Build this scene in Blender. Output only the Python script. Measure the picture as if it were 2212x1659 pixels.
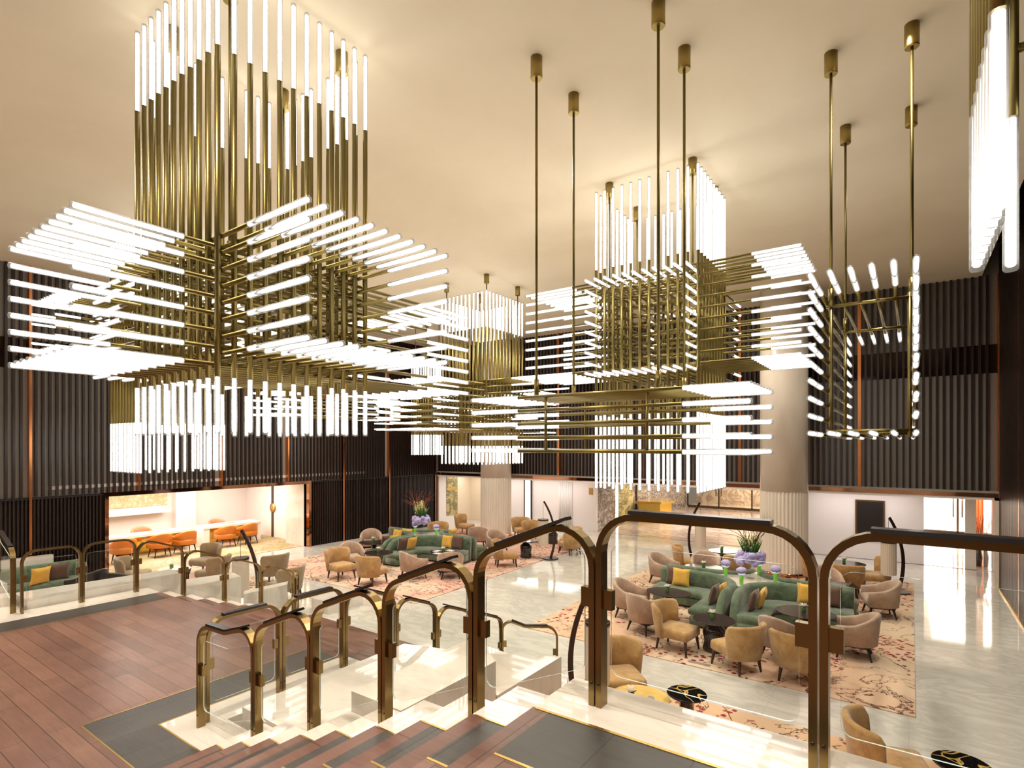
import bpy, math, random
from mathutils import Vector, Matrix
random.seed(7)
PI = math.pi
for o in list(bpy.data.objects): bpy.data.objects.remove(o)
C = bpy.context.scene.collection
sc = bpy.context.scene
# ---------------------------------------------------------------- camera, world, exposure
AL = math.atan2(857, 1200)            # the hall is turned this much to the lens
cam_d = bpy.data.cameras.new('camera'); cam = bpy.data.objects.new('camera', cam_d); C.objects.link(cam)
cam_d.sensor_width = 36; cam_d.lens = 36*1200/2212; cam_d.shift_y = (962-829.5)/2212
cam.location = (0, 0, 4.05); cam.rotation_euler = (PI/2, 0, AL); cam_d.clip_start = 0.05
sc.camera = cam
w = bpy.data.worlds.new('world'); sc.world = w; w.use_nodes = True
w.node_tree.nodes['Background'].inputs[0].default_value = (1, .8, .6, 1)
w.node_tree.nodes['Background'].inputs[1].default_value = 0.12
vs = sc.view_settings; vs.view_transform = 'Standard'; vs.look = 'None'; vs.gamma = 1; vs.use_curve_mapping = False
vs.exposure = 0.97
TUBE_E = 3.7
def area(name, loc, size, power, col=(1, .86, .7), rot=(0, 0, 0), sizey=None):
    l = bpy.data.lights.new(name, 'AREA'); l.energy = power; l.color = col; l.shape = 'RECTANGLE'
    l.size = size; l.size_y = sizey or size
    o = bpy.data.objects.new(name, l); C.objects.link(o); o.location = loc; o.rotation_euler = rot
    return o
# unseen area lamps added to brighten the rooms round the hall
area('alcove_fill_light', (-22.3, 9.9, 2.75), 3.0, 200, (1, .91, .80), sizey=6.0)
area('corridor_fill_light', (-15.8, 22.3, 2.52), 7, 55, (1, .9, .84), sizey=1.2)
area('corridor_fill_light', (-1.4, 22.3, 2.52), 3, 24, (1, .92, .9), sizey=1.2)
area('lobby_fill_light', (-8, 29.5, 2.95), 6, 300, (1, .9, .78), sizey=8)
area('entrance_fill_light', (1.3, 28.5, 2.95), 1.2, 130, (1, .88, .72), sizey=6)
area('entrance_fill_light', (1.0, 33.3, 2.9), 3, 330, (1, .93, .85), sizey=1.5)
# grid of bare spot lamps added under the ceiling as fill for the hall
for sx in (-17.5, -13.5, -9.0, -4.9, -.2):
    for sy in (-1.2, 1.6, 7.6, 12.2, 17.0):
        l = bpy.data.lights.new('hall_fill_spot', 'SPOT'); l.energy = 380; l.color = (1, .89, .75); l.spot_size = 2.5; l.spot_blend = 1; l.shadow_soft_size = .12
        o = bpy.data.objects.new('hall_fill_spot', l); C.objects.link(o); o.location = (sx, sy, 8.9)
# ---------------------------------------------------------------- materials
def nt(name):
    m = bpy.data.materials.new(name); m.use_nodes = True
    n = m.node_tree; return m, n, n.nodes['Principled BSDF']
def pmat(name, col, rough=.5, metal=0, spec=.5, coat=0, emit=None, es=0, sheen=0):
    m, n, b = nt(name); b.inputs['Base Color'].default_value = (*col, 1)
    b.inputs['Roughness'].default_value = rough; b.inputs['Metallic'].default_value = metal
    b.inputs['Specular IOR Level'].default_value = spec; b.inputs['Coat Weight'].default_value = coat
    if sheen:
        b.inputs['Sheen Weight'].default_value = sheen; b.inputs['Sheen Roughness'].default_value = .4
    if emit: b.inputs['Emission Color'].default_value = (*emit, 1); b.inputs['Emission Strength'].default_value = es
    return m
def node(n, t, **k):
    x = n.nodes.new(t)
    for a, v in k.items():
        if a in ('loc',): continue
        if hasattr(x, a) and a not in ('inputs',): setattr(x, a, v)
    return x
def ramp(n, fac, stops):
    r = n.nodes.new('ShaderNodeValToRGB'); e = r.color_ramp.elements
    while len(e) < len(stops): e.new(.5)
    for i, (p, c) in enumerate(stops): e[i].position = p; e[i].color = (*c, 1)
    n.links.new(fac, r.inputs[0]); return r.outputs[0]
def coords(n, scale=(1, 1, 1), rot=(0, 0, 0), kind='Object'):
    t = n.nodes.new('ShaderNodeTexCoord'); mp = n.nodes.new('ShaderNodeMapping')
    mp.inputs['Scale'].default_value = scale; mp.inputs['Rotation'].default_value = rot
    n.links.new(t.outputs[kind], mp.inputs['Vector']); return mp.outputs[0]
def noise(n, vec, scale, detail=4, rough=.5, dist=0):
    x = n.nodes.new('ShaderNodeTexNoise'); x.inputs['Scale'].default_value = scale; x.inputs['Detail'].default_value = detail
    x.inputs['Roughness'].default_value = rough; x.inputs['Distortion'].default_value = dist
    n.links.new(vec, x.inputs['Vector']); return x.outputs['Fac']
def mixc(n, fac, a, b, mode='MIX'):
    x = n.nodes.new('ShaderNodeMix'); x.data_type = 'RGBA'; x.blend_type = mode
    if hasattr(fac, 'node'): n.links.new(fac, x.inputs[0])
    else: x.inputs[0].default_value = fac
    for s, v in ((6, a), (7, b)):
        if hasattr(v, 'node'): n.links.new(v, x.inputs[s])
        else: x.inputs[s].default_value = (*v, 1)
    return x.outputs[2]
def bump(n, b, fac, st=.2, dist=.01):
    x = n.nodes.new('ShaderNodeBump'); x.inputs['Strength'].default_value = st; x.inputs['Distance'].default_value = dist
    n.links.new(fac, x.inputs['Height']); n.links.new(x.outputs[0], b.inputs['Normal'])
def velvet(name, c1, c2):
    m, n, b = nt(name); v = coords(n, (1, 1, 1))
    f = noise(n, v, 4.5, 6, .65, .5)
    n.links.new(ramp(n, f, [(.3, c1), (.66, c2)]), b.inputs['Base Color'])
    b.inputs['Roughness'].default_value = .75; b.inputs['Sheen Weight'].default_value = .35; b.inputs['Specular IOR Level'].default_value = .2
    return m
def marble(name, base, vein, scale=1.0, rough=.08, amount=(.47, .5, .53), rot=.5, stretch=(1, 2.5, 1), tiles=None, coat=0):
    m, n, b = nt(name); v = coords(n, stretch, (0, 0, rot))
    f = noise(n, v, scale, 8, .62, 1.6)
    col = ramp(n, f, [(0, base), (amount[0], base), (amount[1], vein), (amount[2], base)])
    f2 = noise(n, v, scale*.35, 3)
    col = mixc(n, ramp(n, f2, [(.35, (0, 0, 0)), (.7, (.5, .5, .5))]), col, vein)
    if tiles:
        br = n.nodes.new('ShaderNodeTexBrick'); br.inputs['Scale'].default_value = 1
        br.inputs['Brick Width'].default_value = tiles[0]; br.inputs['Row Height'].default_value = tiles[1]
        br.inputs['Mortar Size'].default_value = .004; br.offset = 0
        n.links.new(coords(n), br.inputs['Vector'])
        col = mixc(n, br.outputs['Fac'], col, tuple(x*.75 for x in base))
    n.links.new(col, b.inputs['Base Color']); b.inputs['Roughness'].default_value = rough
    b.inputs['Coat Weight'].default_value = coat
    return m
def planks(name, c1, c2, w=.15, l=1.6, rough=.32, rot=0, dark=.45):
    m, n, b = nt(name); v = coords(n, (1, 1, 1), (0, 0, rot))
    br = n.nodes.new('ShaderNodeTexBrick'); br.inputs['Scale'].default_value = 1
    br.inputs['Brick Width'].default_value = l; br.inputs['Row Height'].default_value = w; br.offset = .37
    br.inputs['Mortar Size'].default_value = .003; br.inputs['Bias'].default_value = 0
    br.inputs['Color1'].default_value = (*c1, 1); br.inputs['Color2'].default_value = (*c2, 1)
    br.inputs['Mortar'].default_value = tuple(x*dark*.5 for x in c1)+(1,)
    n.links.new(v, br.inputs['Vector'])
    v2 = coords(n, (1.2, 14, 1), (0, 0, rot)); f = noise(n, v2, 3, 6, .6, .5)
    g = ramp(n, f, [(.25, (dark, dark, dark)), (.65, (1, 1, 1))])
    v3 = coords(n, (1, 1, 1)); f3 = noise(n, v3, 1.1, 3, .5)
    g2 = ramp(n, f3, [(.3, (.7, .7, .7)), (.6, (1.1, 1.1, 1.1))])
    col = mixc(n, .5, br.outputs['Color'], g, 'MULTIPLY'); col = mixc(n, .8, col, g2, 'MULTIPLY')
    n.links.new(col, b.inputs['Base Color']); b.inputs['Roughness'].default_value = rough
    return m
def carpet(name, base, c_blossom, c_branch, c_wash, seed=0):
    m, n, b = nt(name); v = coords(n)
    mp = v.node; mp.inputs['Location'].default_value = (seed*3.1, seed*1.7, 0)
    wash = noise(n, v, .45, 3, .5, .6)
    col = ramp(n, wash, [(.38, base), (.56, c_wash), (.66, base)])
    # branches: thin bands of a distorted noise
    f = noise(n, v, .9, 6, .6, 1.6)
    br = ramp(n, f, [(.485, (0, 0, 0)), (.492, (1, 1, 1)), (.504, (1, 1, 1)), (.511, (0, 0, 0))])
    msk = ramp(n, noise(n, v, .35, 2), [(.38, (0, 0, 0)), (.45, (1, 1, 1))])
    brm = mixc(n, 1.0, br, msk, 'MULTIPLY')
    col = mixc(n, brm, col, c_branch)
    # blossoms: clusters of small spots
    vo = n.nodes.new('ShaderNodeTexVoronoi'); vo.inputs['Scale'].default_value = 7; n.links.new(v, vo.inputs['Vector'])
    f4 = noise(n, v, 28, 2, .5); add = n.nodes.new('ShaderNodeMath'); add.operation = 'MULTIPLY_ADD'
    n.links.new(f4, add.inputs[0]); add.inputs[1].default_value = .45; n.links.new(vo.outputs['Distance'], add.inputs[2])
    sp = ramp(n, add.outputs[0], [(.52, (1, 1, 1)), (.56, (0, 0, 0))])
    cl = ramp(n, noise(n, v, .6, 4, .6, .6), [(.49, (0, 0, 0)), (.53, (1, 1, 1))])
    spm = mixc(n, 1.0, sp, cl, 'MULTIPLY'); col = mixc(n, spm, col, c_blossom)
    n.links.new(col, b.inputs['Base Color']); b.inputs['Roughness'].default_value = .95
    b.inputs['Specular IOR Level'].default_value = .1
    bump(n, b, noise(n, v, 90, 2), .25, .01)
    return m
def thin_glass(name, tint=(.965, .98, .97), ior=1.35):
    m = bpy.data.materials.new(name); m.use_nodes = True; n = m.node_tree; n.nodes.clear()
    out = n.nodes.new('ShaderNodeOutputMaterial'); mx = n.nodes.new('ShaderNodeMixShader')
    t = n.nodes.new('ShaderNodeBsdfTransparent'); g = n.nodes.new('ShaderNodeBsdfGlossy'); f = n.nodes.new('ShaderNodeFresnel')
    t.inputs[0].default_value = (*tint, 1); g.inputs['Roughness'].default_value = .01; f.inputs[0].default_value = ior
    ge = n.nodes.new('ShaderNodeNewGeometry'); inv = n.nodes.new('ShaderNodeMath'); inv.operation = 'SUBTRACT'; inv.inputs[0].default_value = 1
    mu = n.nodes.new('ShaderNodeMath'); mu.operation = 'MULTIPLY'; n.links.new(ge.outputs['Backfacing'], inv.inputs[1])
    n.links.new(inv.outputs[0], mu.inputs[0]); n.links.new(f.outputs[0], mu.inputs[1])      # only the outer face of each sheet reflects
    n.links.new(mu.outputs[0], mx.inputs[0]); n.links.new(t.outputs[0], mx.inputs[1]); n.links.new(g.outputs[0], mx.inputs[2])
    n.links.new(mx.outputs[0], out.inputs[0]); return m
def brushed(name, col, rough=.3):
    m, n, b = nt(name); b.inputs['Base Color'].default_value = (*col, 1); b.inputs['Metallic'].default_value = 1
    b.inputs['Roughness'].default_value = rough
    return m
M = dict(
 brass=brushed('satin_brass', (.235, .185, .062), .36), canopy=brushed('canopy_brass', (.38, .29, .10), .36),
 tube=pmat('lit_frosted_tube', (.95, .95, .95), .35, emit=(1, .945, .87), es=TUBE_E),
 bronze=brushed('rail_bronze', (.30, .215, .09), .26), rail_cap=pmat('dark_rail_cap', (.018, .014, .014), .25),
 glass=thin_glass('clear_glass'), glass_edge=pmat('glass_edge', (.7, .8, .75), .1),
 plaster=None, white=marble('white_marble', (.77, .715, .645), (.72, .655, .575), .8, .05, (.45, .5, .55), stretch=(1, 3, 1), coat=.6),
 floor=marble('lobby_marble', (.68, .645, .585), (.54, .515, .465), .9, .06, (.42, .5, .6), .45, (1, 2.0, 1), tiles=(1.8, .9)),
 wood=planks('red_brown_planks', (.255, .135, .095), (.175, .09, .066), .17, 1.5, .3),
 wood_y=planks('red_brown_planks_cross', (.255, .135, .095), (.185, .095, .068), .2, 1.9, .33, PI/2),
 nose=planks('nosing_wood', (.225, .11, .077), (.17, .08, .058), .5, 2.2, .3, PI/2),
 grey=planks('charcoal_boards', (.082, .072, .064), (.062, .056, .05), .37, 3, .35, PI/2),
 gold=pmat('gold_inlay', (.75, .5, .16), .28, 1),
 slat=planks('dark_slat_wood', (.026, .013, .009), (.018, .009, .006), 3, 6, .3),
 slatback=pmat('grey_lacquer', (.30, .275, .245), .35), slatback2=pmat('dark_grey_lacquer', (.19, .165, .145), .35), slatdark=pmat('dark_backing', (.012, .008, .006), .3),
 band=pmat('smoked_mirror', (.03, .014, .01), .08, .6),
 copper=brushed('copper_strip', (.62, .24, .09), .22), mirror_copper=pmat('copper_mirror', (.45, .24, .14), .05, 1),
 gvelvet=velvet('ochre_velvet', (.34, .18, .055), (.58, .37, .16)), pvelvet=velvet('taupe_velvet', (.36, .235, .17), (.52, .375, .28)),
 kvelvet=velvet('olive_taupe_velvet', (.22, .15, .08), (.33, .235, .13)),
 green=velvet('green_velvet', (.05, .082, .05), (.15, .205, .125)),
 yellow=velvet('yellow_satin', (.60, .34, .05), (.74, .44, .075)), brown=velvet('brown_satin', (.10, .052, .035), (.15, .08, .055)),
 orange=pmat('orange_leather', (.62, .20, .02), .38), coral=pmat('coral_leather', (.75, .30, .17), .5),
 blackleather=pmat('black_leather', (.02, .018, .017), .3),
 darkwood=pmat('dark_leg_wood', (.045, .018, .011), .3), blackwood=pmat('black_leg_wood', (.012, .009, .008), .3),
 tabletop=pmat('dark_table_top', (.035, .024, .022), .13), black=pmat('black_lacquer', (.008, .007, .007), .06, coat=.6),
 ivory=pmat('ivory_paint', (.78, .70, .58), .4), shade=pmat('pleated_shade', (.62, .53, .42), .8), lampbronze=pmat('lamp_bronze', (.05, .028, .02), .3, .6),
 leaf=pmat('leaf_green', (.05, .16, .025), .5), lily=pmat('white_petal', (.85, .78, .68), .5), bud=pmat('cream_green_bud', (.62, .66, .30), .6),
 hyd=velvet('hydrangea_lilac', (.30, .25, .55), (.62, .56, .85)), twig=pmat('red_twig', (.30, .075, .035), .6), twig2=pmat('brown_twig', (.11, .05, .035), .6),
 cubeglass=pmat('green_cube_glass', (.08, .22, .05), .08), litgreen=pmat('lit_green_vase', (.12, .34, .04), .12, emit=(.22, .6, .06), es=.18),
 litpet=pmat('lit_petals', (.8, .8, .95), .5, emit=(.75, .8, 1), es=.25), clear=thin_glass('vase_glass', (.92, .95, .94), 1.3),
 paper=pmat('white_place_mat', (.8, .78, .74), .5), wallwhite=pmat('white_lacquer_wall', (.82, .77, .74), .22),
 cream=pmat('cream_wall', (.80, .69, .52), .4), framegold=pmat('bronze_frame', (.16, .09, .03), .35, .8), blackboard=pmat('black_panel', (.012, .009, .009), .35),
 steel=pmat('dark_metal_frame', (.12, .09, .06), .25, .9), goldsheet=pmat('gold_sheet', (.85, .58, .12), .16, 1),
 orangepleat=pmat('orange_pleats', (.62, .17, .05), .5), desk=pmat('white_desk', (.85, .80, .74), .15),
 mirror=pmat('wall_mirror', (.8, .8, .8), .02, 1), tape=pmat('yellow_tape', (.8, .6, .03), .5))
# ceiling plaster: trowelled warm white
m, n, b = nt('warm_plaster'); v = coords(n, (1, 1, 1)); f = noise(n, v, .35, 6, .6, .4)
n.links.new(ramp(n, f, [(.3, (.79, .69, .50)), (.7, (.87, .775, .585))]), b.inputs['Base Color']); b.inputs['Roughness'].default_value = .7
bump(n, b, noise(n, v, 2.2, 5), .08, .05); M['plaster'] = m
m, n, b = nt('column_stone'); v = coords(n, (1, 1, .4)); f = noise(n, v, 1.5, 5)
n.links.new(ramp(n, f, [(.3, (.70, .63, .53)), (.7, (.80, .73, .63))]), b.inputs['Base Color']); b.inputs['Roughness'].default_value = .2; M['column'] = m
M['frontpanel'] = pmat('dark_oak_panel', (.10, .065, .045), .5)
# frosted glass sleeve round every light tube
m = bpy.data.materials.new('frosted_sleeve'); m.use_nodes = True; n = m.node_tree; n.nodes.clear()
o_ = n.nodes.new('ShaderNodeOutputMaterial'); m1 = n.nodes.new('ShaderNodeMixShader'); m2 = n.nodes.new('ShaderNodeMixShader')
t_ = n.nodes.new('ShaderNodeBsdfTransparent'); g_ = n.nodes.new('ShaderNodeBsdfGlossy'); d_ = n.nodes.new('ShaderNodeBsdfTranslucent'); f_ = n.nodes.new('ShaderNodeFresnel')
g_.inputs['Roughness'].default_value = .25; d_.inputs[0].default_value = (.18, .18, .175, 1); f_.inputs[0].default_value = 1.45; m1.inputs[0].default_value = .45
n.links.new(t_.outputs[0], m1.inputs[1]); n.links.new(d_.outputs[0], m1.inputs[2])
ge = n.nodes.new('ShaderNodeNewGeometry'); inv = n.nodes.new('ShaderNodeMath'); inv.operation = 'SUBTRACT'; inv.inputs[0].default_value = 1
mu = n.nodes.new('ShaderNodeMath'); mu.operation = 'MULTIPLY'; n.links.new(ge.outputs['Backfacing'], inv.inputs[1]); n.links.new(inv.outputs[0], mu.inputs[0]); n.links.new(f_.outputs[0], mu.inputs[1])
n.links.new(mu.outputs[0], m2.inputs[0])
n.links.new(m1.outputs[0], m2.inputs[1]); n.links.new(g_.outputs[0], m2.inputs[2]); n.links.new(m2.outputs[0], o_.inputs[0]); M['sleeve'] = m
M['yellowmarble'] = marble('yellow_veined_marble', (.62, .50, .23), (.13, .14, .07), .9, .12, (.42, .5, .56), .9, (1, 1, 1.6))
M['greymarble'] = marble('grey_veined_marble', (.55, .50, .44), (.12, .10, .09), 1.6, .1, (.40, .5, .60), .9, (1, 1, 1.4))
M['lobbyfloor'] = marble('swirled_marble', (.72, .62, .55), (.38, .27, .22), .9, .08, (.42, .5, .57), .2, (1, 3, 1))
M['carpetR'] = carpet('blossom_carpet', (.66, .50, .36), (.24, .035, .045), (.10, .045, .035), (.62, .40, .27), 1)
M['carpetL'] = carpet('blossom_carpet_pink', (.68, .52, .39), (.40, .09, .11), (.16, .09, .06), (.66, .38, .29), 4)
M['carpetF'] = carpet('blossom_carpet_front', (.64, .45, .29), (.27, .04, .045), (.07, .04, .025), (.58, .36, .2), 6)
M['carpetA'] = carpet('green_pink_carpet', (.38, .33, .15), (.55, .16, .18), (.55, .45, .22), (.68, .45, .34), 9)
m, n, b = nt('landscape_painting'); v = coords(n, (1, 1, 1)); f = noise(n, v, 1.6, 8, .7, .6)
f = noise(n, v, 5.5, 10, .8, .3)
n.links.new(ramp(n, f, [(.3, (.72, .66, .50)), (.42, (.60, .40, .20)), (.5, (.40, .44, .26)), (.56, (.70, .62, .42)), (.7, (.80, .75, .64))]), b.inputs['Base Color']); M['painting'] = m
m, n, b = nt('black_gold_vein'); v = coords(n); f = noise(n, v, 1.6, 2, .5, .6)
n.links.new(ramp(n, f, [(.494, (.006, .005, .005)), (.498, (.75, .5, .13)), (.503, (.75, .5, .13)), (.507, (.006, .005, .005))]), b.inputs['Base Color']); b.inputs['Roughness'].default_value = .07; M['veined'] = m
m, n, b = nt('yellow_onyx'); v = coords(n); f = noise(n, v, 3, 4)
n.links.new(ramp(n, f, [(.3, (.62, .42, .12)), (.7, (.78, .58, .22))]), b.inputs['Base Color']); b.inputs['Roughness'].default_value = .1; M['onyx'] = m
# ---------------------------------------------------------------- mesh helpers
class G:
    def __init__(s): s.v = []; s.f = []; s.sm = []
    def add(s, vs_, fs, smooth=False):
        o = len(s.v); s.v += [tuple(x) for x in vs_]; s.f += [tuple(i+o for i in f) for f in fs]; s.sm += [smooth]*len(fs); return s
    def box(s, x0, x1, y0, y1, z0, z1):
        return s.add([(x0, y0, z0), (x1, y0, z0), (x1, y1, z0), (x0, y1, z0), (x0, y0, z1), (x1, y0, z1), (x1, y1, z1), (x0, y1, z1)],
                     [(0, 3, 2, 1), (4, 5, 6, 7), (0, 1, 5, 4), (1, 2, 6, 5), (2, 3, 7, 6), (3, 0, 4, 7)])
    def rbox(s, x0, x1, y0, y1, z0, z1, r=.03):          # box with rounded vertical corners and soft top edge
        pts = []
        for cx, cy, a0 in ((x1-r, y1-r, 0), (x0+r, y1-r, 90), (x0+r, y0+r, 180), (x1-r, y0+r, 270)):
            for k in range(5):
                a = math.radians(a0+k*22.5); pts.append((cx, cy, math.cos(a), math.sin(a)))
        rings = [(z0+r*.5, 0), (z0, r*.4)] ; rings = [(z0, r*.5), (z0+r*.5, 0), (z1-r, 0), (z1-r*.35, r*.22), (z1, r*.75)]
        n_ = len(pts); vs_ = []
        for z, ins in rings: vs_ += [(cx+(r-ins)*c, cy+(r-ins)*q, z) for cx, cy, c, q in pts]
        fs = [(i*n_+j, i*n_+(j+1) % n_, (i+1)*n_+(j+1) % n_, (i+1)*n_+j) for i in range(len(rings)-1) for j in range(n_)]
        s.add(vs_, fs, True); k = len(s.v)-len(vs_)
        s.f += [tuple(k+i for i in range(n_-1, -1, -1)), tuple(k+(len(rings)-1)*n_+i for i in range(n_))]; s.sm += [True, True]
        return s
    def prism(s, poly, z0, z1):
        n_ = len(poly)
        a = sum(poly[i][0]*poly[(i+1) % n_][1]-poly[(i+1) % n_][0]*poly[i][1] for i in range(n_))
        if a < 0: poly = poly[::-1]
        vs_ = [(x, y, z0) for x, y in poly]+[(x, y, z1) for x, y in poly]
        return s.add(vs_, [tuple(range(n_-1, -1, -1)), tuple(range(n_, 2*n_))]+[(i, (i+1) % n_, n_+(i+1) % n_, n_+i) for i in range(n_)])
    def lathe(s, prof, cx=0, cy=0, n_=24, cz=0):
        vs_ = []; m_ = len(prof)
        for r, z in prof:
            for k in range(n_): a = 2*PI*k/n_; vs_.append((cx+r*math.cos(a), cy+r*math.sin(a), cz+z))
        fs = [(i*n_+k, i*n_+(k+1) % n_, (i+1)*n_+(k+1) % n_, (i+1)*n_+k) for i in range(m_-1) for k in range(n_)]
        s.add(vs_, fs, True); o = len(s.v)-len(vs_)
        if prof[0][0] > 1e-5: s.f.append(tuple(o+k for k in range(n_-1, -1, -1))); s.sm.append(False)
        if prof[-1][0] > 1e-5: s.f.append(tuple(o+(m_-1)*n_+k for k in range(n_))); s.sm.append(False)
        return s
    def cone(s, p, q, r0, r1, n_=8, caps=True):
        p = Vector(p); q = Vector(q); d = (q-p).normalized(); u = d.orthogonal().normalized(); w_ = d.cross(u)
        vs_ = [tuple(p+(u*math.cos(2*PI*k/n_)+w_*math.sin(2*PI*k/n_))*r0) for k in range(n_)]
        vs_ += [tuple(q+(u*math.cos(2*PI*k/n_)+w_*math.sin(2*PI*k/n_))*r1) for k in range(n_)]
        s.add(vs_, [(k, (k+1) % n_, n_+(k+1) % n_, n_+k) for k in range(n_)], True); o = len(s.v)-2*n_
        if caps: s.f += [tuple(o+k for k in range(n_-1, -1, -1)), tuple(o+n_+k for k in range(n_))]; s.sm += [False, False]
        return s
    def ball(s, c, r, sz=1, n_=10, m_=6, jit=0):
        vs_ = []; 
        for i in range(m_+1):
            th = PI*i/m_
            for k in range(n_):
                rr = r*(1+random.uniform(-jit, jit)) if 0 < i < m_ else r
                a = 2*PI*k/n_; vs_.append((c[0]+rr*math.sin(th)*math.cos(a), c[1]+rr*math.sin(th)*math.sin(a), c[2]-rr*sz*math.cos(th)))
        return s.add(vs_, [(i*n_+k, i*n_+(k+1) % n_, (i+1)*n_+(k+1) % n_, (i+1)*n_+k) for i in range(m_) for k in range(n_)], True)
    def tube(s, pts, r, n_=6):
        for i in range(len(pts)-1):
            r0 = r if not isinstance(r, (list, tuple)) else r[i]; r1 = r if not isinstance(r, (list, tuple)) else r[i+1]
            s.cone(pts[i], pts[i+1], r0, r1, n_)
        return s
    def sweep(s, path, sec, closed=False, caps=True, smooth=False):
        """path: [(origin, axisA, axisB)], sec: [(a, b)] closed loop"""
        m_ = len(sec); vs_ = []
        for o_, A, B in path: vs_ += [tuple(o_+A*a+B*b_) for a, b_ in sec]
        n_ = len(path); fs = []
        for i in range(n_ if closed else n_-1):
            j = (i+1) % n_
            fs += [(i*m_+k, i*m_+(k+1) % m_, j*m_+(k+1) % m_, j*m_+k) for k in range(m_)]
        s.add(vs_, fs, smooth)
        if caps and not closed:
            o = len(s.v)-len(vs_); s.f += [tuple(o+k for k in range(m_-1, -1, -1)), tuple(o+(n_-1)*m_+k for k in range(m_))]; s.sm += [False]*2
        return s
    def mesh(s, name):
        me = bpy.data.meshes.new(name); me.from_pydata(s.v, [], s.f); me.polygons.foreach_set('use_smooth', s.sm)
        me.update(); return me
def link(name, me, mt, parent=None):
    if isinstance(me, G): me = me.mesh(name)
    if mt is not None and not me.materials: me.materials.append(M[mt] if isinstance(mt, str) else mt)
    o = bpy.data.objects.new(name, me); C.objects.link(o)
    if parent: o.parent = parent
    return o
def tag(o, label=None, cat=None, group=None, kind=None):
    if label: o['label'] = label
    if cat: o['category'] = cat
    if group: o['group'] = group
    if kind: o['kind'] = kind
    return o
def thing(name, label, cat, loc=(0, 0, 0), rz=0, group=None):
    o = bpy.data.objects.new(name, None); C.objects.link(o); o.location = loc; o.rotation_euler = (0, 0, rz)
    o.empty_display_size = .1; return tag(o, label, cat, group)
def struct(name, g, mt, parent=None):
    o = link(name, g, mt, parent)
    if not parent: o['kind'] = 'structure'
    return o
def dup(root, loc, rz, label=None, group=None, scale=None):
    def cp(o, par):
        c = o.copy(); C.objects.link(c)
        if par: c.parent = par; c.matrix_parent_inverse = o.matrix_parent_inverse.copy()
        for ch in o.children: cp(ch, c)
        return c
    r = cp(root, None); r.location = loc; r.rotation_euler = (0, 0, rz)
    if label: r['label'] = label
    if group: r['group'] = group
    if scale: r.scale = scale
    return r
def fix_normals():
    import bmesh
    for me in bpy.data.meshes:
        bm = bmesh.new(); bm.from_mesh(me); bmesh.ops.recalc_face_normals(bm, faces=bm.faces); bm.to_mesh(me); bm.free()
# ---------------------------------------------------------------- key sizes
XL, XR, YB, ZC = -19.5, 2.15, 20.9, 8.94
RIS, TRD = .1505, .4035
ZT, ZM = 18*RIS, 9*RIS
N0 = -1.568                                     # nosing of the upper landing
# ---------------------------------------------------------------- room shell
struct('floor', G().box(XL-6, 6, -4, 36.5, -.2, 0), 'floor')
struct('floor_2', G().box(-12, 3.5, 23.4, 36.4, -.01, .012), 'lobbyfloor')
struct('ceiling', G().box(XL-.3, 1.72, -3.2, YB+.3, ZC, ZC+.9), 'plaster')
struct('ceiling_2', G().box(1.72, XR+.4, -3.2, YB+.3, ZC+.9, ZC+1.1), 'slatdark')
struct('wall_back', G().box(XL-.4, XR+.6, YB+.12, YB+.3, 2.62, ZC+.9), 'slatback2')
struct('wall_front', G().box(XL-.3, XR+.3, -3.4, -3.2, 0, ZC+1), 'frontpanel')
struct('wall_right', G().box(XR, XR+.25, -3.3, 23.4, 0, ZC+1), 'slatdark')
# left wall with the alcove opening
OY0, OY1, OZ = 6.5, 13.3, 2.52
g = G(); g.box(XL-.25, XL-.12, -3.3, YB+.3, 2.62, ZC); struct('wall_left', g, 'slatback')
g = G(); g.box(XL-.25, XL-.1, -3.3, OY0, 0, 2.62); g.box(XL-.25, XL-.1, OY1, YB, 0, 2.62); g.box(XL-.25, XL-.1, OY0, OY1, OZ, 2.62)
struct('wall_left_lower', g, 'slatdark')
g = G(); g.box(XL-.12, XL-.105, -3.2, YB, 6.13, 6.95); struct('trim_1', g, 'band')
g = G(); g.box(XL-1, XR, YB+.1, YB+.12, 6.13, 6.95); struct('trim_2', g, 'band')
def slats(name, axis, a0, a1, z0, z1, pitch, wd, dp, base, sign, parent_kind=True):
    g_ = G(); a = a0+pitch/2
    while a < a1-pitch*.3:
        if axis == 'y': g_.box(*sorted((base, base+sign*dp)), a-wd/2, a+wd/2, z0, z1)
        else: g_.box(a-wd/2, a+wd/2, *sorted((base, base+sign*dp)), z0, z1)
        a += pitch
    return struct(name, g_, 'slat')
yb = [-3.0, -.55, 2.05, 4.69, 7.32, 9.87, 12.42, 14.99, 17.54, 20.6]
k = 0
for i in range(len(yb)-1):
    k += 1; zb = 2.6
    if yb[i] < OY1 and yb[i+1] > OY0: zb = 2.64
    slats('wall_left_slats', 'y', yb[i]+.06, yb[i+1]-.06, zb, ZC, .155, .058, .11, XL-.12, 1)
    # lower zone, finer slats
    segs = [(yb[i]+.05, yb[i+1]-.05)]
    if yb[i+1] > OY0 and yb[i] < OY1:
        segs = []
        if yb[i] < OY0: segs.append((yb[i]+.05, OY0-.12))
        if yb[i+1] > OY1: segs.append((OY1+.12, yb[i+1]-.05))
    for s0, s1 in segs: slats('wall_left_slats', 'y', s0, s1, 0, 2.57, .085, .035, .10, XL-.1, 1)
    g = G(); lo = 0 if not (OY0 < yb[i+1] < OY1) else 2.66
    g.box(XL-.12, XL+.06, yb[i+1]-.03, yb[i+1]+.03, lo, ZC); struct('trim_%d' % (10+i), g, 'copper')
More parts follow.
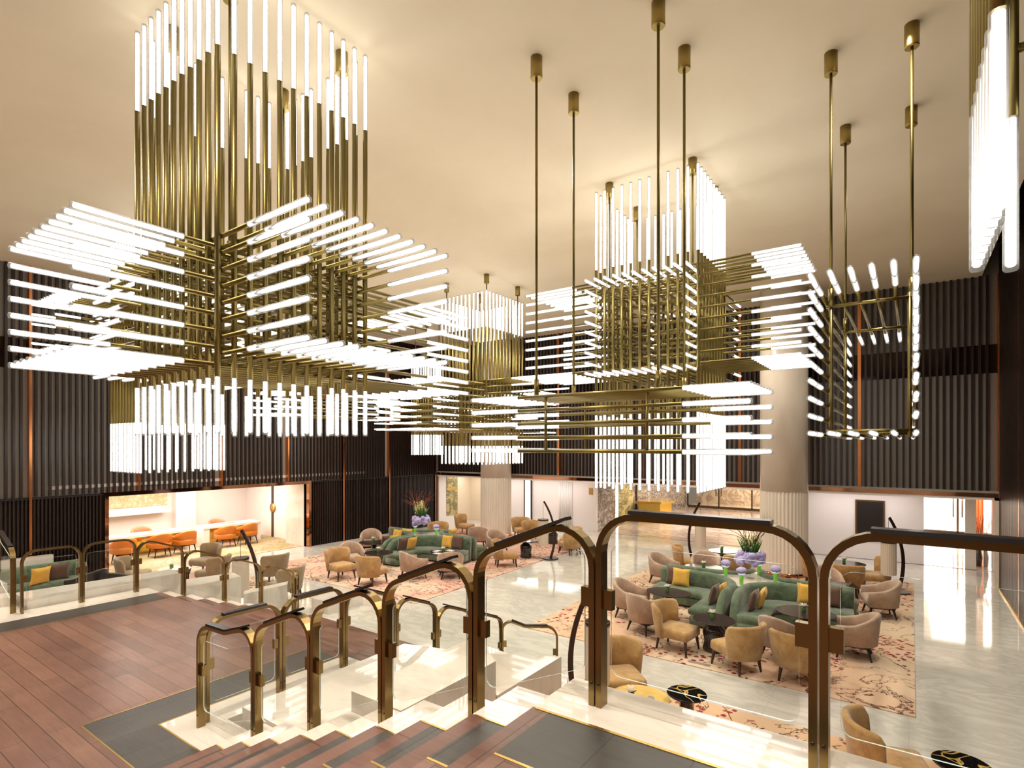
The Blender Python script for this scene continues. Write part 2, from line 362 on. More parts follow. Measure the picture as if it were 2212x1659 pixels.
g = G(); g.box(XL-.1, XL+.03, -3.2, OY0-.1, 2.57, 2.6); g.box(XL-.1, XL+.03, OY1+.1, YB, 2.57, 2.6); struct('trim_3', g, 'slatdark')
# copper frame of the opening
g = G(); g.box(XL-.5, XL+.08, OY0-.1, OY0, 0, OZ+.12); g.box(XL-.5, XL+.08, OY1, OY1+.1, 0, OZ+.12); g.box(XL-.5, XL+.08, OY0, OY1, OZ, OZ+.12)
struct('trim_4', g, 'mirror_copper')
xb = [-19.7, -16.1, -12.4, -8.65, -4.9, -1.28, 2.1]
for i in range(len(xb)-1):
    slats('wall_back_slats', 'x', xb[i]+.08, xb[i+1]-.08, 2.74, ZC, .164, .055, .11, YB+.12, -1)
    g = G(); g.box(xb[i+1]-.045, xb[i+1]+.045, YB-.08, YB+.12, 2.6, ZC); struct('trim_%d' % (30+i), g, 'copper')
struct('trim_5', G().box(XL, XR, YB-.1, YB+.15, 2.68, 2.74), 'slatback')
struct('trim_6', G().box(XL, XR, YB-.12, YB+.2, 2.56, 2.68), 'mirror_copper')
struct('trim_7', G().box(XL-.2, XR, YB-.1, YB+.1, 2.48, 2.56), 'wallwhite')
# right wall slats
for i in range(7):
    slats('wall_right_slats', 'y', -3+i*3.4, .3+i*3.4, 0, ZC+.7, .11, .05, .07, XR, -1)
    struct('trim_%d' % (50+i), G().box(XR-.075, XR, .32+i*3.4, .38+i*3.4, 0, ZC+.7), 'copper')
struct('baseboard_right', G().box(XR-.1, XR-.07, -3, YB-.1, 0, .05), 'gold')
# corridor and rooms behind the back wall
struct('ceiling_3', G().box(XL-3, 5, YB+.1, 23.6, 2.6, 2.7), 'wallwhite')
struct('ceiling_4', G().box(-12.3, 5, 23.6, 36.6, 3.0, 3.1), 'wallwhite')
struct('wall_back_2', G().box(XL-3, -11.9, 23.4, 23.6, 0, 2.6), 'wallwhite')
struct('wall_back_3', G().box(-4.2, .42, 23.4, 23.6, 0, 3.0), 'wallwhite')
struct('wall_back_4', G().box(-12, -4.2, 23.4, 23.6, 2.5, 3.0).box(.42, 5, 23.4, 23.6, 2.5, 3.0), 'wallwhite')
struct('wall_lobby_left', G().box(-12.1, -11.9, 23.6, 36.4, 0, 3.0), 'greymarble')
struct('wall_lobby_right', G().box(-3.9, -3.7, 23.6, 36.4, 0, 3.0), 'wallwhite')
struct('wall_entrance_left', G().box(.0, .2, 23.6, 34.4, 0, 3.0), 'wallwhite')
struct('wall_entrance_right', G().box(3.4, 3.6, 23.4, 34.6, 0, 3.0), 'cream')
struct('wall_entrance_back', G().box(-1, 5, 34.5, 34.7, 0, 3.0), 'wallwhite')
struct('wall_lobby_back', G().box(-12.2, -3.6, 39.5, 39.7, 0, 3.2), 'lobbyfloor')
struct('floor_3', G().box(-12.2, -3.6, 36.4, 39.6, -.1, .012), 'lobbyfloor')
struct('ceiling_5', G().box(-12.2, -3.6, 36.5, 39.7, 3.0, 3.1), 'cream')
area('back_room_fill_light', (-8, 38, 2.9), 5, 130, (1, .8, .5), sizey=2)  # added area lamp that brightens the closed room behind the glass doors
# right jamb of the passage and ivory pier
struct('trim_8', G().box(1.98, XR, YB-.1, 23.6, 0, 2.56), 'white')
struct('trim_9', G().box(1.5, 1.78, 23.4, 23.75, 0, 2.5), 'white')
# panels on the left part of the corridor wall
struct('wall_corridor_left', G().box(XL-.3, XL, YB, 23.4, 0, 2.6), 'wallwhite')
struct('wall_panel_yellow_marble', G().box(XL, XL+.03, 21.45, 22.28, .4, 2.5), 'yellowmarble')
struct('wall_panel_cream', G().box(XL, XL+.02, 22.32, 23.4, 0, 2.5).box(XL, -17.75, 23.35, 23.4, 0, 2.5), 'cream')
struct('trim_61', G().box(XL+.005, XL+.045, 21.45, 22.28, 1.72, 1.83), 'gold')
g = G(); g.box(-15.9, -15.85, 23.3, 23.42, 0, 2.35); g.box(-15.5, -15.45, 23.3, 23.42, 0, 2.35); g.box(-15.9, -15.45, 23.3, 23.42, 2.28, 2.4)
d1 = struct('door_1', g, 'steel')
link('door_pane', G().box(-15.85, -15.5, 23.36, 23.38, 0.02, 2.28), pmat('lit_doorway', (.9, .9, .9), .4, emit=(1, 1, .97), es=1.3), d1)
g = G()
for i in range(7): g.cone((-13.85+i*.11, 23.38, 0), (-13.85+i*.11, 23.38, 2.5), .05, .05, 10)
struct('trim_62', g, 'wallwhite')
t = thing('wall_sign', 'small brass plate on the white wall left of the marble reception hall', 'sign', (-12.15, 23.385, 1.9))
link('plate', G().box(-.1, .1, -.01, .01, -.16, .16), 'gold', t)
# gold reception desk and light strip in the marble hall
t = thing('reception_desk', 'faceted gold metal reception desk by the veined marble wall', 'desk', (-10.8, 28.6, .012))
g = G(); g.prism([(-.7, -1.1), (.35, -.8), (.6, .2), (.2, 1.2), (-.7, 1.0)], 0, 1.0); link('body', g, 'goldsheet', t)
g = G(); g.prism([(-.85, -1.25), (.45, -.95), (.75, .2), (.3, 1.35), (-.85, 1.15)], 1.0, 1.12); link('worktop', g, 'goldsheet', t)
t = thing('light_strip', 'tall glowing vertical light strip on the marble side wall', 'light', (-11.88, 25.7, 0))
link('strip', G().box(0, .03, -.05, .05, .05, 2.95), pmat('lit_strip', (1, 1, 1), .4, emit=(1, .95, .75), es=5), t)
struct('wall_panel_green_marble', G().box(-11.9, -11.87, 25.9, 27.6, 0, 2.95), 'yellowmarble')
struct('trim_63', G().box(-11.9, -11.82, 28.02, 28.1, 0, 2.95), 'steel')
def glassdoor(n_, x0, x1, y, parts, ztop=2.55):
    g_ = G(); w_ = (x1-x0)/parts
    g_.box(x0, x1, y-.05, y+.05, 0.012, .16); g_.box(x0, x1, y-.05, y+.05, ztop, ztop+.12)
    for i in range(parts+1): g_.box(x0+i*w_-.04, x0+i*w_+.04, y-.05, y+.05, .1, ztop)
    d = struct('door_%d' % n_, g_, 'steel')
    for i in range(parts):
        link('pane', G().box(x0+i*w_+.05, x0+(i+1)*w_-.05, y-.008, y+.008, .16, ztop), 'glass', d)
        hx = x0+(i+1)*w_-.16 if i % 2 == 0 else x0+i*w_+.16
        link('door_handle', G().cone((hx, y-.09, .8), (hx, y-.09, 1.9), .03, .03), 'steel', d)
glassdoor(2, -11.8, -3.9, 36.4, 4); glassdoor(3, .25, 3.35, 32.2, 2, 2.7)
t = thing('pleated_screen', 'orange pleated screen standing beside the right glass doors', 'screen', (2.55, 31.6, .012))
g = G()
for i in range(7): g.cone((-.42+i*.14, 0, 0), (-.42+i*.14, 0, 2.6), .08, .08, 10)
link('pleats', g, 'orangepleat', t)
tag(link('barrier_tape', G().tube([(1.75, 32.05, 1.75), (2.2, 32.0, 2.05), (2.5, 31.9, 2.2)], .02), 'tape'), 'yellow and black barrier tape across the right glass doors', 'tape')
t = thing('twig_arrangement', 'dark twigs in a slim vase beside the white jamb at the right passage', 'plant', (1.9, 24.2, .012))
link('vase', G().lathe([(.09, 0), (.11, .3), (.05, .7)]), 'black', t)
g = G()
for i in range(10):
    a = i*.63; g.tube([(0, 0, .6), (.05*math.cos(a), .05*math.sin(a), 1.0), (.16*math.cos(a+.6), .14*math.sin(a+.6), 1.35+.05*i)], .008, 4)
link('twigs', g, 'twig2', t)
# black framed panel
t = thing('wall_board', 'large black board in a bronze frame on the white wall', 'board', (-1.12, 23.4, 0))
g = G(); g.box(-.44, .44, -.05, 0, .70, .76); g.box(-.44, .44, -.05, 0, 2.05, 2.11); g.box(-.44, -.38, -.05, 0, .76, 2.05); g.box(.38, .44, -.05, 0, .76, 2.05)
link('frame', g, 'framegold', t); link('panel', G().box(-.38, .38, -.03, 0, .76, 2.05), 'blackboard', t)
# fluted columns
def column(x, y, label):
    t = thing('column', label, 'column', (x, y, 0)); g_ = G(); r = .69; n_ = 80
    vs_ = []; 
    for z in (0.12, 2.62):
        for k_ in range(n_):
            a = 2*PI*k_/n_; rr = r-(.028 if k_ % 2 else 0); vs_.append((rr*math.cos(a), rr*math.sin(a), z))
    g_.add(vs_, [(k_, (k_+1) % n_, n_+(k_+1) % n_, n_+k_) for k_ in range(n_)])
    link('fluted_shaft', g_, 'column', t); link('upper_shaft', G().lathe([(r, 2.62), (r, ZC)], n_=48), 'column', t)
    link('plinth', G().lathe([(r+.03, 0), (r+.03, .12), (r-.03, .12)], n_=48), 'mirror_copper', t)
column(-3.22, 19.3, 'thick pale stone column near the black wall board'); column(-15.1, 19.9, 'pale fluted stone column between the left seating and the bright doorway')
# carpets
def rug(name, poly, mt, label):
    tag(link(name, G().prism(poly, .001, .016), mt), label, 'carpet')
rug('carpet', [(-6.95, 10.2), (.08, 10.2), (.12, 20.1), (-6.95, 20.1)], 'carpetR', 'large blossom carpet under the right seating group')
rug('carpet', [(-17.7, 10.1), (-10.25, 10.1), (-10.6, 20.6), (-17.7, 20.6)], 'carpetL', 'large pink blossom carpet under the left seating group')
rug('carpet', [(-3.4, 4.2), (1.5, 4.2), (1.5, 8.88), (-3.4, 8.88)], 'carpetF', 'blossom carpet strip nearest the upper landing')
rug('carpet', [(-19.2, 2.5), (-14.6, 2.5), (-14.6, 9.3), (-19.2, 9.3)], 'carpetL', 'blossom carpet under the lounge chairs before the reception opening')
# ---------------------------------------------------------------- alcove behind the left wall
AX = -25.2
struct('floor_4', G().box(AX-.2, XL-.3, OY0-1.2, OY1+2, -.01, .01), 'carpetA')
g = G(); g.box(AX-.2, AX, OY0-1.4, OY1+3, 0, 2.9); struct('wall_alcove_back', g, 'wallwhite')
struct('wall_alcove_left', G().box(AX, XL-.25, OY0-1.4, OY0-1.2, 0, 2.9), 'wallwhite')
struct('wall_alcove_right', G().box(AX, -21.0, OY1+.6, OY1+.8, 0, 2.9), 'wallwhite')
struct('wall_pier', G().box(-21.0, XL-.25, OY1-.02, OY1+.8, 0, 2.9), 'white')
struct('ceiling_6', G().box(AX-.2, XL-.1, OY0-1.4, OY1+3, 2.8, 2.9), 'wallwhite')
struct('trim_70', G().box(AX, AX+.5, OY0-1, 10.4, 1.32, 1.42), 'desk')
t = thing('painting', 'wide landscape painting in brown and green above the reception counter shelf', 'painting', (AX+.01, 8.0, 2.0))
link('canvas', G().box(0, .03, -1.9, 2.5, -.42, .62), 'painting', t)
struct('trim_71', G().box(AX, AX+.35, 10.7, 11.5, 0, 2.8), 'wallwhite')
t = thing('reception_door', 'white double door with a round bronze handle in the reception alcove', 'door', (-22.4, OY1+.58, 0))
link('door_leaf', G().box(-1.0, 1.0, -.03, 0, 0, 2.45), 'desk', t)
link('mullion', G().box(-.55, -.42, -.07, -.02, 0, 2.45), 'steel', t); link('handle', G().lathe([(.0, -.012), (.2, -.01), (.2, .01), (0, .012)]), 'gold', t)
bpy.data.objects['handle'].rotation_euler = (PI/2, 0, 0); bpy.data.objects['handle'].location = (-.45, -.08, 1.3)
g = G()
for i in range(3): g.box(.72+i*.13, .78+i*.13, -.1, -.04, 0, 2.45)
link('copper_strips', g, 'copper', t)
def desk(x, y, ln, label):
    t = thing('desk', label, 'desk', (x, y, 0))
    g_ = G(); g_.box(-.38, .45, -ln/2, ln/2, .72, .80); link('worktop', g_, 'desk', t)
    for s in (-1, 1): link('side_panel', G().box(-.36, .42, s*(ln/2-.12)-.12, s*(ln/2-.12)+.12, 0, .72), 'desk', t)
    link('front_panel', G().box(-.3, -.26, -ln/2+.1, ln/2-.1, 0, .72), 'goldsheet', t)
desk(-23.1, 9.0, 2.9, 'long white reception desk nearest the painting'); desk(-23.15, 12.0, 2.4, 'long white reception desk nearest the round door handle')
for (x, y, l) in ((-23.05, 9.2, 'flat grey tablet on the reception desk nearest the painting'), (-23.1, 12.0, 'flat grey tablet on the reception desk nearest the door')):
    tag(link('tablet', G().box(x-.12, x+.12, y-.2, y+.2, .801, .815), 'slatback'), l, 'tablet')
# ---------------------------------------------------------------- stairs
st = thing('staircase', 'grand staircase of red brown treads with charcoal borders from the upper landing', 'stairs', (0, 0, 0))
def nx(i): return N0-TRD*i
YE = 2.383
# upper landing
link('landing', G().box(N0+.10, XR-.1, -3.15, 1.915, ZT-.25, ZT), 'wood_y', st)
link('landing_border', G().box(N0+.10, XR-.1, 1.93, YE, ZT-.25, ZT), 'grey', st)
link('gold_inlay', G().box(N0+.1, XR-.1, 1.915, 1.93, ZT-.02, ZT+.002), 'gold', st); link('gold_inlay', G().box(N0+.02, XR-.1, YE-.012, YE+.006, ZT-.02, ZT+.003), 'gold', st)
for i in range(0, 9):
    z = ZT-i*RIS; x0 = nx(i); x1 = nx(i-1) if i else N0+.10
    link('nosing', G().box(x0, x0+.10, -3.15, YE, z-.04, z), 'nose', st)
    link('riser', G().box(x0+.012, x0+.03, -3.15, YE, z-RIS, z-.04), 'wood_y', st)
    if i:
        link('tread', G().box(x0+.10, x1+.03, -3.15, 1.915, z-.05, z), 'wood_y', st)
        link('tread_border', G().box(x0+.10, x1+.03, 1.93, YE, z-.05, z), 'grey', st)
        link('gold_inlay', G().box(x0+.1, x1+.02, 1.915, 1.93, z-.02, z+.002), 'gold', st); link('gold_inlay', G().box(x0+.02, x1+.02, YE-.01, YE+.004, z-.02, z+.003), 'gold', st)
# marble stringer of the upper flight (its top follows the treads)
g = G(); g.box(N0, XR-.1, YE+.002, 2.822, 0, ZT)
for i in range(1, 9): g.box(nx(i), nx(i-1), YE+.002, 2.822, 0, ZT-i*RIS)
struct('trim_80', g, 'white')
mx0, mx1 = -11.2, -5.9
ms = thing('middle_landing', 'broad middle landing of red brown planks with charcoal border', 'landing', (0, 0, 0))
link('planks', G().box(mx0+.58, mx1-.58, -3.15, 4.45, ZM-.25, ZM).box(mx1-.58, nx(8), -3.15, 1.93, ZM-.25, ZM), 'wood', ms)
link('border', G().prism([(mx0, -3.15), (mx0+.565, -3.15), (mx0+.565, 4.45), (mx0, 4.45)], ZM-.25, ZM), 'grey', ms); link('border', G().prism([(mx1-.565, 1.945), (nx(8), 1.945), (nx(8), YE), (mx1, YE), (mx1, 4.45), (mx1-.565, 4.45)], ZM-.25, ZM), 'grey', ms)
for b_ in ((mx0+.565, mx0+.58, -3.15, 4.45), (mx1-.58, mx1-.565, 1.945, 4.45), (mx1-.58, nx(8), 1.93, 1.945), (mx1-.005, mx1+.01, YE, 4.45), (mx1, nx(8), YE-.008, YE+.008)):
    link('gold_inlay', G().box(*b_, ZM-.02, ZM+.002), 'gold', ms)
# corner marble of the middle landing and stringers of the lower flight
g = G(); g.box(mx1+.011, nx(8)-.001, YE+.009, 2.822, 0, ZM); g.box(mx1+.011, -5.46, 2.822, 4.55, 0, ZM)
for i in range(1, 9): g.box(mx1+.011, -5.46, 4.55+.4*(i-1), 4.55+.4*i, 0, ZM-i*RIS)
struct('trim_81', g, 'white')
g = G(); g.box(-11.75, mx0-.002, -3.2, 4.55, 0, ZM)
for i in range(1, 9): g.box(-11.75, mx0-.002, 4.55+.4*(i-1), 4.55+.4*i, 0, ZM-i*RIS)
struct('trim_82', g, 'white')
s2 = thing('lower_stairs', 'lower flight of red brown steps going down to the lobby floor', 'stairs', (0, 0, 0))
for i in range(0, 9):
    z = ZM-i*RIS; y1 = 4.55+.4*i; y0 = y1-.4 if i else 4.45
    link('nosing', G().box(mx0, mx1, y1-.10, y1, z-.04, z), 'nose', s2)
    link('riser', G().box(mx0, mx1, y1-.03, y1-.012, z-RIS, z-.04), 'wood', s2)
    if i:
        link('tread', G().box(mx0+.58, mx1-.58, y0-.03, y1-.1, z-.05, z), 'wood', s2)
        link('tread_border', G().box(mx0, mx0+.565, y0-.03, y1-.1, z-.05, z), 'grey', s2); link('tread_border', G().box(mx1-.565, mx1, y0-.03, y1-.1, z-.05, z), 'grey', s2)
# cascade of marble blocks beside the stairs
blocks = [([(-3.57, 2.824), (-3.012, 2.824), (-3.012, 3.968), (-3.2, 4.1), (-3.57, 4.46)], 4.05-1.934, 'tall white marble block beside the upper flight'),
 ([(-3.7, 4.02), (-3.57, 4.47), (-3.2, 4.12), (-3.012, 3.985), (-3.012, 5.123), (-3.7, 4.74)], 4.05-2.25, 'angular white marble block with its corner towards the arc lamp'),
 ([(-5.27, 2.87), (-3.6, 2.87), (-3.6, 4.0), (-3.72, 4.05), (-3.72, 4.78), (-4.6, 5.2), (-5.27, 5.0)], ZM+RIS, 'low broad white marble block behind the corner rail'),
 ([(-5.44, 5.05), (-4.62, 5.24), (-3.74, 4.82), (-3.1, 5.2), (-3.6, 6.3), (-5.44, 6.6)], 1.05, 'white marble block tip behind the middle of the cascade'),
 ([(-5.44, 6.62), (-3.65, 6.35), (-4.6, 7.3), (-5.44, 7.45)], .6, 'small white marble block at the foot of the cascade'),
 ([(-4.75, 7.5), (-4.3, 7.45), (-4.45, 8.7), (-4.75, 8.75)], .15, 'flat marble plinth on the lobby floor by the last rail post'),
 ([(-12.55, 2.8), (-11.8, 2.8), (-11.8, 5.2), (-12.35, 5.2)], ZM+RIS, 'white marble block left of the middle landing'),
 ([(-12.6, 5.22), (-11.8, 5.22), (-11.8, 6.4), (-12.3, 6.5)], 1.2, 'white marble block left of the lower flight, second from the landing'),
 ([(-12.08, 6.62), (-11.8, 6.45), (-11.8, 7.5), (-12.08, 7.7)], .8, 'white marble block left of the lower flight, nearest the arc lamp'),
 ([(-11.95, 8.25), (-11.3, 8.25), (-11.3, 9.3), (-11.8, 9.1)], .3, 'lowest white marble block left of the lower flight')]
for poly, z, lab in blocks: tag(link('marble_block', G().prism(poly, 0, z), 'white'), lab, 'block', 'marble blocks beside the stairs')
# steps of the opposite flight seen at the left edge
g = G()
for i in range(1, 5): g.box(-12.3-.4*i, -12.3-.4*(i-1), 2.0, 2.75, 0, ZM+i*RIS)
g.box(-12.3, -11.75, 2.0, 2.75, 0, ZM)
struct('trim_83', g, 'white')
# ---------------------------------------------------------------- brass balustrades
def rounded(pts, R, n_=7):
    out = [pts[0]]
    for i in range(1, len(pts)-1):
        p = Vector(pts[i]); a = (Vector(pts[i-1])-p); b_ = (Vector(pts[i+1])-p); la, lb = a.length, b_.length
        a.normalize(); b_.normalize(); ang = a.angle(b_); 
        if ang > 3.05: out.append(tuple(p)); continue
        t_ = min(R/math.tan(ang/2), la*.48, lb*.48); r = t_*math.tan(ang/2)
        c = p+(a+b_).normalized()*(r/math.sin(ang/2)); s0 = p+a*t_-c; s1 = p+b_*t_-c
        w0 = s0.angle(s1)
        for k_ in range(n_+1):
            q = k_/n_; v_ = (s0*math.sin((1-q)*w0)+s1*math.sin(q*w0))/math.sin(w0); out.append(tuple(c+v_))
    out.append(pts[-1]); return out
def rail_panel(p0, p1, h, label, kink=None, cap=True, group='brass framed glass balustrade panels'):
    """p0,p1: feet (x,y,z). frame lies in the vertical plane through both"""
    P0 = Vector(p0); P1 = Vector(p1); u = Vector((P1.x-P0.x, P1.y-P0.y, 0)); L = u.length; u.normalize(); nrm = Vector((-u.y, u.x, 0)); Z = Vector((0, 0, 1))
    ang = math.atan2(u.y, u.x)
    t_ = thing('glass_balustrade', label, 'railing', p0, ang, group)
    dz = P1.z-P0.z
    prof = [(0, 0), (0, h)]
    if kink: prof.append((kink[0], kink[1]))
    prof += [(L, dz+h), (L, dz)]
    fr = rounded([Vector(q).to_3d() for q in prof], .19)
    path = []
    for i, q in enumerate(fr):
        a = Vector(fr[max(i-1, 0)]); b_ = Vector(fr[min(i+1, len(fr)-1)]); d = (b_-a).normalized()
        n2 = Vector((-d.y, d.x)); path.append((Vector((q[0], 0, q[1])), Vector((0, 1, 0)), Vector((n2.x, 0, n2.y))))
    wv, tv = .036, .016
    g_ = G().sweep(path, [(-wv, -tv), (wv, -tv), (wv, tv), (-wv, tv)]); link('frame', g_, 'bronze', t_)
    # screws
    for s_ in (0, L): link('screw', G().cone((s_, -wv-.004, (dz if s_ else 0)+.12), (s_, wv+.004, (dz if s_ else 0)+.12), .008, .008), 'steel', t_)
    if cap:
        top = prof[1:-1]; pts = [Vector(top[0]).to_3d()]+[Vector(q).to_3d() for q in top[1:-1]]+[Vector(top[-1]).to_3d()]
        d0 = (pts[1]-pts[0]).normalized(); d1 = (pts[-1]-pts[-2]).normalized(); pts[0] = pts[0]+d0*.16; pts[-1] = pts[-1]-d1*.16
        path = []
        for i, q in enumerate(pts):
            a = pts[max(i-1, 0)]; b_ = pts[min(i+1, len(pts)-1)]; d = (b_-a).normalized(); n2 = Vector((-d.y, d.x))
            path.append((Vector((q[0], 0, q[1]))+Vector((n2.x, 0, n2.y))*.024, Vector((0, 1, 0)), Vector((n2.x, 0, n2.y))))
        link('handrail_cap', G().sweep(path, [(-.04, -.009), (.04, -.009), (.034, .009), (-.034, .009)]), 'rail_cap', t_)
    # glass pane, rounded corners
    i0 = .055; gb, gt = .17, h-.15
    def zt(s_):
        if kink: 
            if s_ < kink[0]: return (kink[1]-h)*s_/kink[0]
            return (kink[1]-h)+(dz-(kink[1]-h))*(s_-kink[0])/(L-kink[0])
        return dz*s_/L
    prof = [(i0, gb), (i0, gt+zt(i0))]
    if kink: prof.append((kink[0], gt+zt(kink[0])))
    prof += [(L-i0, gt+zt(L-i0)), (L-i0, gb+zt(L-i0))]
    if kink: prof.append((kink[0], gb+zt(kink[0])))
    n3 = len(prof); loop = []
    for i in range(n3):
        a, p, b_ = prof[i-1], prof[i], prof[(i+1) % n3]
        r_ = rounded([Vector(a).to_3d(), Vector(p).to_3d(), Vector(b_).to_3d()], .05, 4)[1:-1]; loop += [(q[0], q[1]) for q in r_]
    m_ = len(loop); vs_ = [(x, -.005, z) for x, z in loop]+[(x, .005, z) for x, z in loop]
    g_ = G().add(vs_, [tuple(range(m_)), tuple(range(2*m_-1, m_-1, -1))]); link('glass_pane', g_, 'glass', t_)
    g_ = G()
    for i in range(m_):
        a = loop[i]; b_ = loop[(i+1) % m_]; g_.add([(a[0], -.0048, a[1]), (b_[0], -.0048, b_[1]), (b_[0], .0048, b_[1]), (a[0], .0048, a[1])], [(0, 1, 2, 3)])
    link('glass_edge', g_, 'glass_edge', t_)
    for s_, sg in ((0, 1), (L, -1)):
        zc = h*.56+zt(s_)
        link('clamp', G().box(*sorted((s_+sg*.012, s_+sg*.068)), -.02, .02, zc-.05, zc+.05), 'bronze', t_)
    return t_
hR = .985; gp = .020; YR = 2.6; XR2 = -5.58; XR3 = -11.57
def lv(i): return ZT-i*RIS
rail_panel((.92, YR, ZT), (-.30+gp, YR, ZT), hR, 'brass framed glass panel at the right edge of the upper landing')
rail_panel((-.30-gp, YR, ZT), (-1.31+gp, YR, ZT), hR, 'level brass framed glass panel in the middle of the upper landing')
px = [-1.31, -2.12, -2.925, -3.735, -4.54]
labs = ['topmost sloping panel of the upper flight railing', 'second sloping panel down the upper flight railing', 'third sloping panel down the upper flight railing', 'fourth sloping panel down the upper flight railing']
for i in range(4):
    rail_panel((px[i]-gp, YR, lv(2*i)), (px[i+1]+gp, YR, lv(2*i+2)), hR, labs[i])
rail_panel((px[4]-gp, YR, lv(8)), (-5.52, YR, ZM), hR, 'bent railing panel where the upper flight meets the middle landing', kink=(.46, ZM+1.0-lv(8)))
ys = [2.66, 3.47, 4.30, 5.12, 5.92, 6.72, 7.52, 9.3]; zs = [ZM, ZM, ZM, ZM-2*RIS, ZM-4*RIS, ZM-6*RIS, ZM-8*RIS, 0]
for X_, side in ((XR2, 'inner'), (XR3, 'outer')):
    nm = ['first', 'second', 'third', 'fourth', 'fifth', 'sixth', 'last']
    for i in range(7):
        kk = (.62, -RIS*1.9+hR+.0) if i == 6 else None
        end = (X_, ys[i+1]-gp, zs[i+1])
        if i == 6:                                                    # the last panel flares outwards at the foot of the stairs
            kk = (.38, (0-zs[6])+hR+.0); end = (X_+(.73 if side == 'inner' else -.73), 8.1, 0)
        rail_panel((X_, ys[i]+gp, zs[i]), end, hR, '%s panel of the %s railing from the middle landing down to the lobby' % (nm[i], side), kink=kk, cap=(X_ == XR2))
rail_panel((-11.7, 2.6, ZM), (-12.6, 2.6, ZM+2*RIS), hR, 'brass railing panel at the left edge rising with the opposite flight')
# ---------------------------------------------------------------- chandeliers
_tube = {}; _rod = {}
def tube_mesh(L, r):
    k_ = (round(L, 2), r)
    if k_ not in _tube:
        g_ = G().lathe([(0, .004), (r*.66, .004), (r*.66, k_[0]-.03), (r*.4, k_[0]-.022), (0, k_[0]-.02)], n_=8); nc = len(g_.f)
        g_.lathe([(r, 0), (r, k_[0]-.012), (r*.8, k_[0]-.002), (0, k_[0])], n_=12)
        me = g_.mesh('light_tube'); me.materials.append(M['tube']); me.materials.append(M['sleeve'])
        for i, p in enumerate(me.polygons): p.material_index = 0 if i < nc else 1
        _tube[k_] = me
    return _tube[k_]
def rod_mesh(L, r):
    k_ = (round(L, 2), r)
    if k_ not in _rod:
        g_ = G().lathe([(r, 0), (r, k_[0])], n_=12); _rod[k_] = g_.mesh('brass_rod'); _rod[k_].materials.append(M['brass'])
    return _rod[k_]
AX_ = {'x': (Vector((1, 0, 0)), Matrix.Rotation(PI/2, 4, 'Y')), 'y': (Vector((0, 1, 0)), Matrix.Rotation(-PI/2, 4, 'X')), 'z': (Vector((0, 0, 1)), Matrix.Identity(4))}
def merged(items, name, root):
    g_ = G(); mi = []
    for me, M4 in items:
        g_.add([tuple(M4 @ v_.co) for v_ in me.vertices], [tuple(p.vertices) for p in me.polygons], True); mi += [p.material_index for p in me.polygons]
    me2 = g_.mesh(name)
    for mt in items[0][0].materials: me2.materials.append(mt)
    me2.polygons.foreach_set('material_index', mi); o = link(name, me2, None, root); o['kind'] = 'stuff'
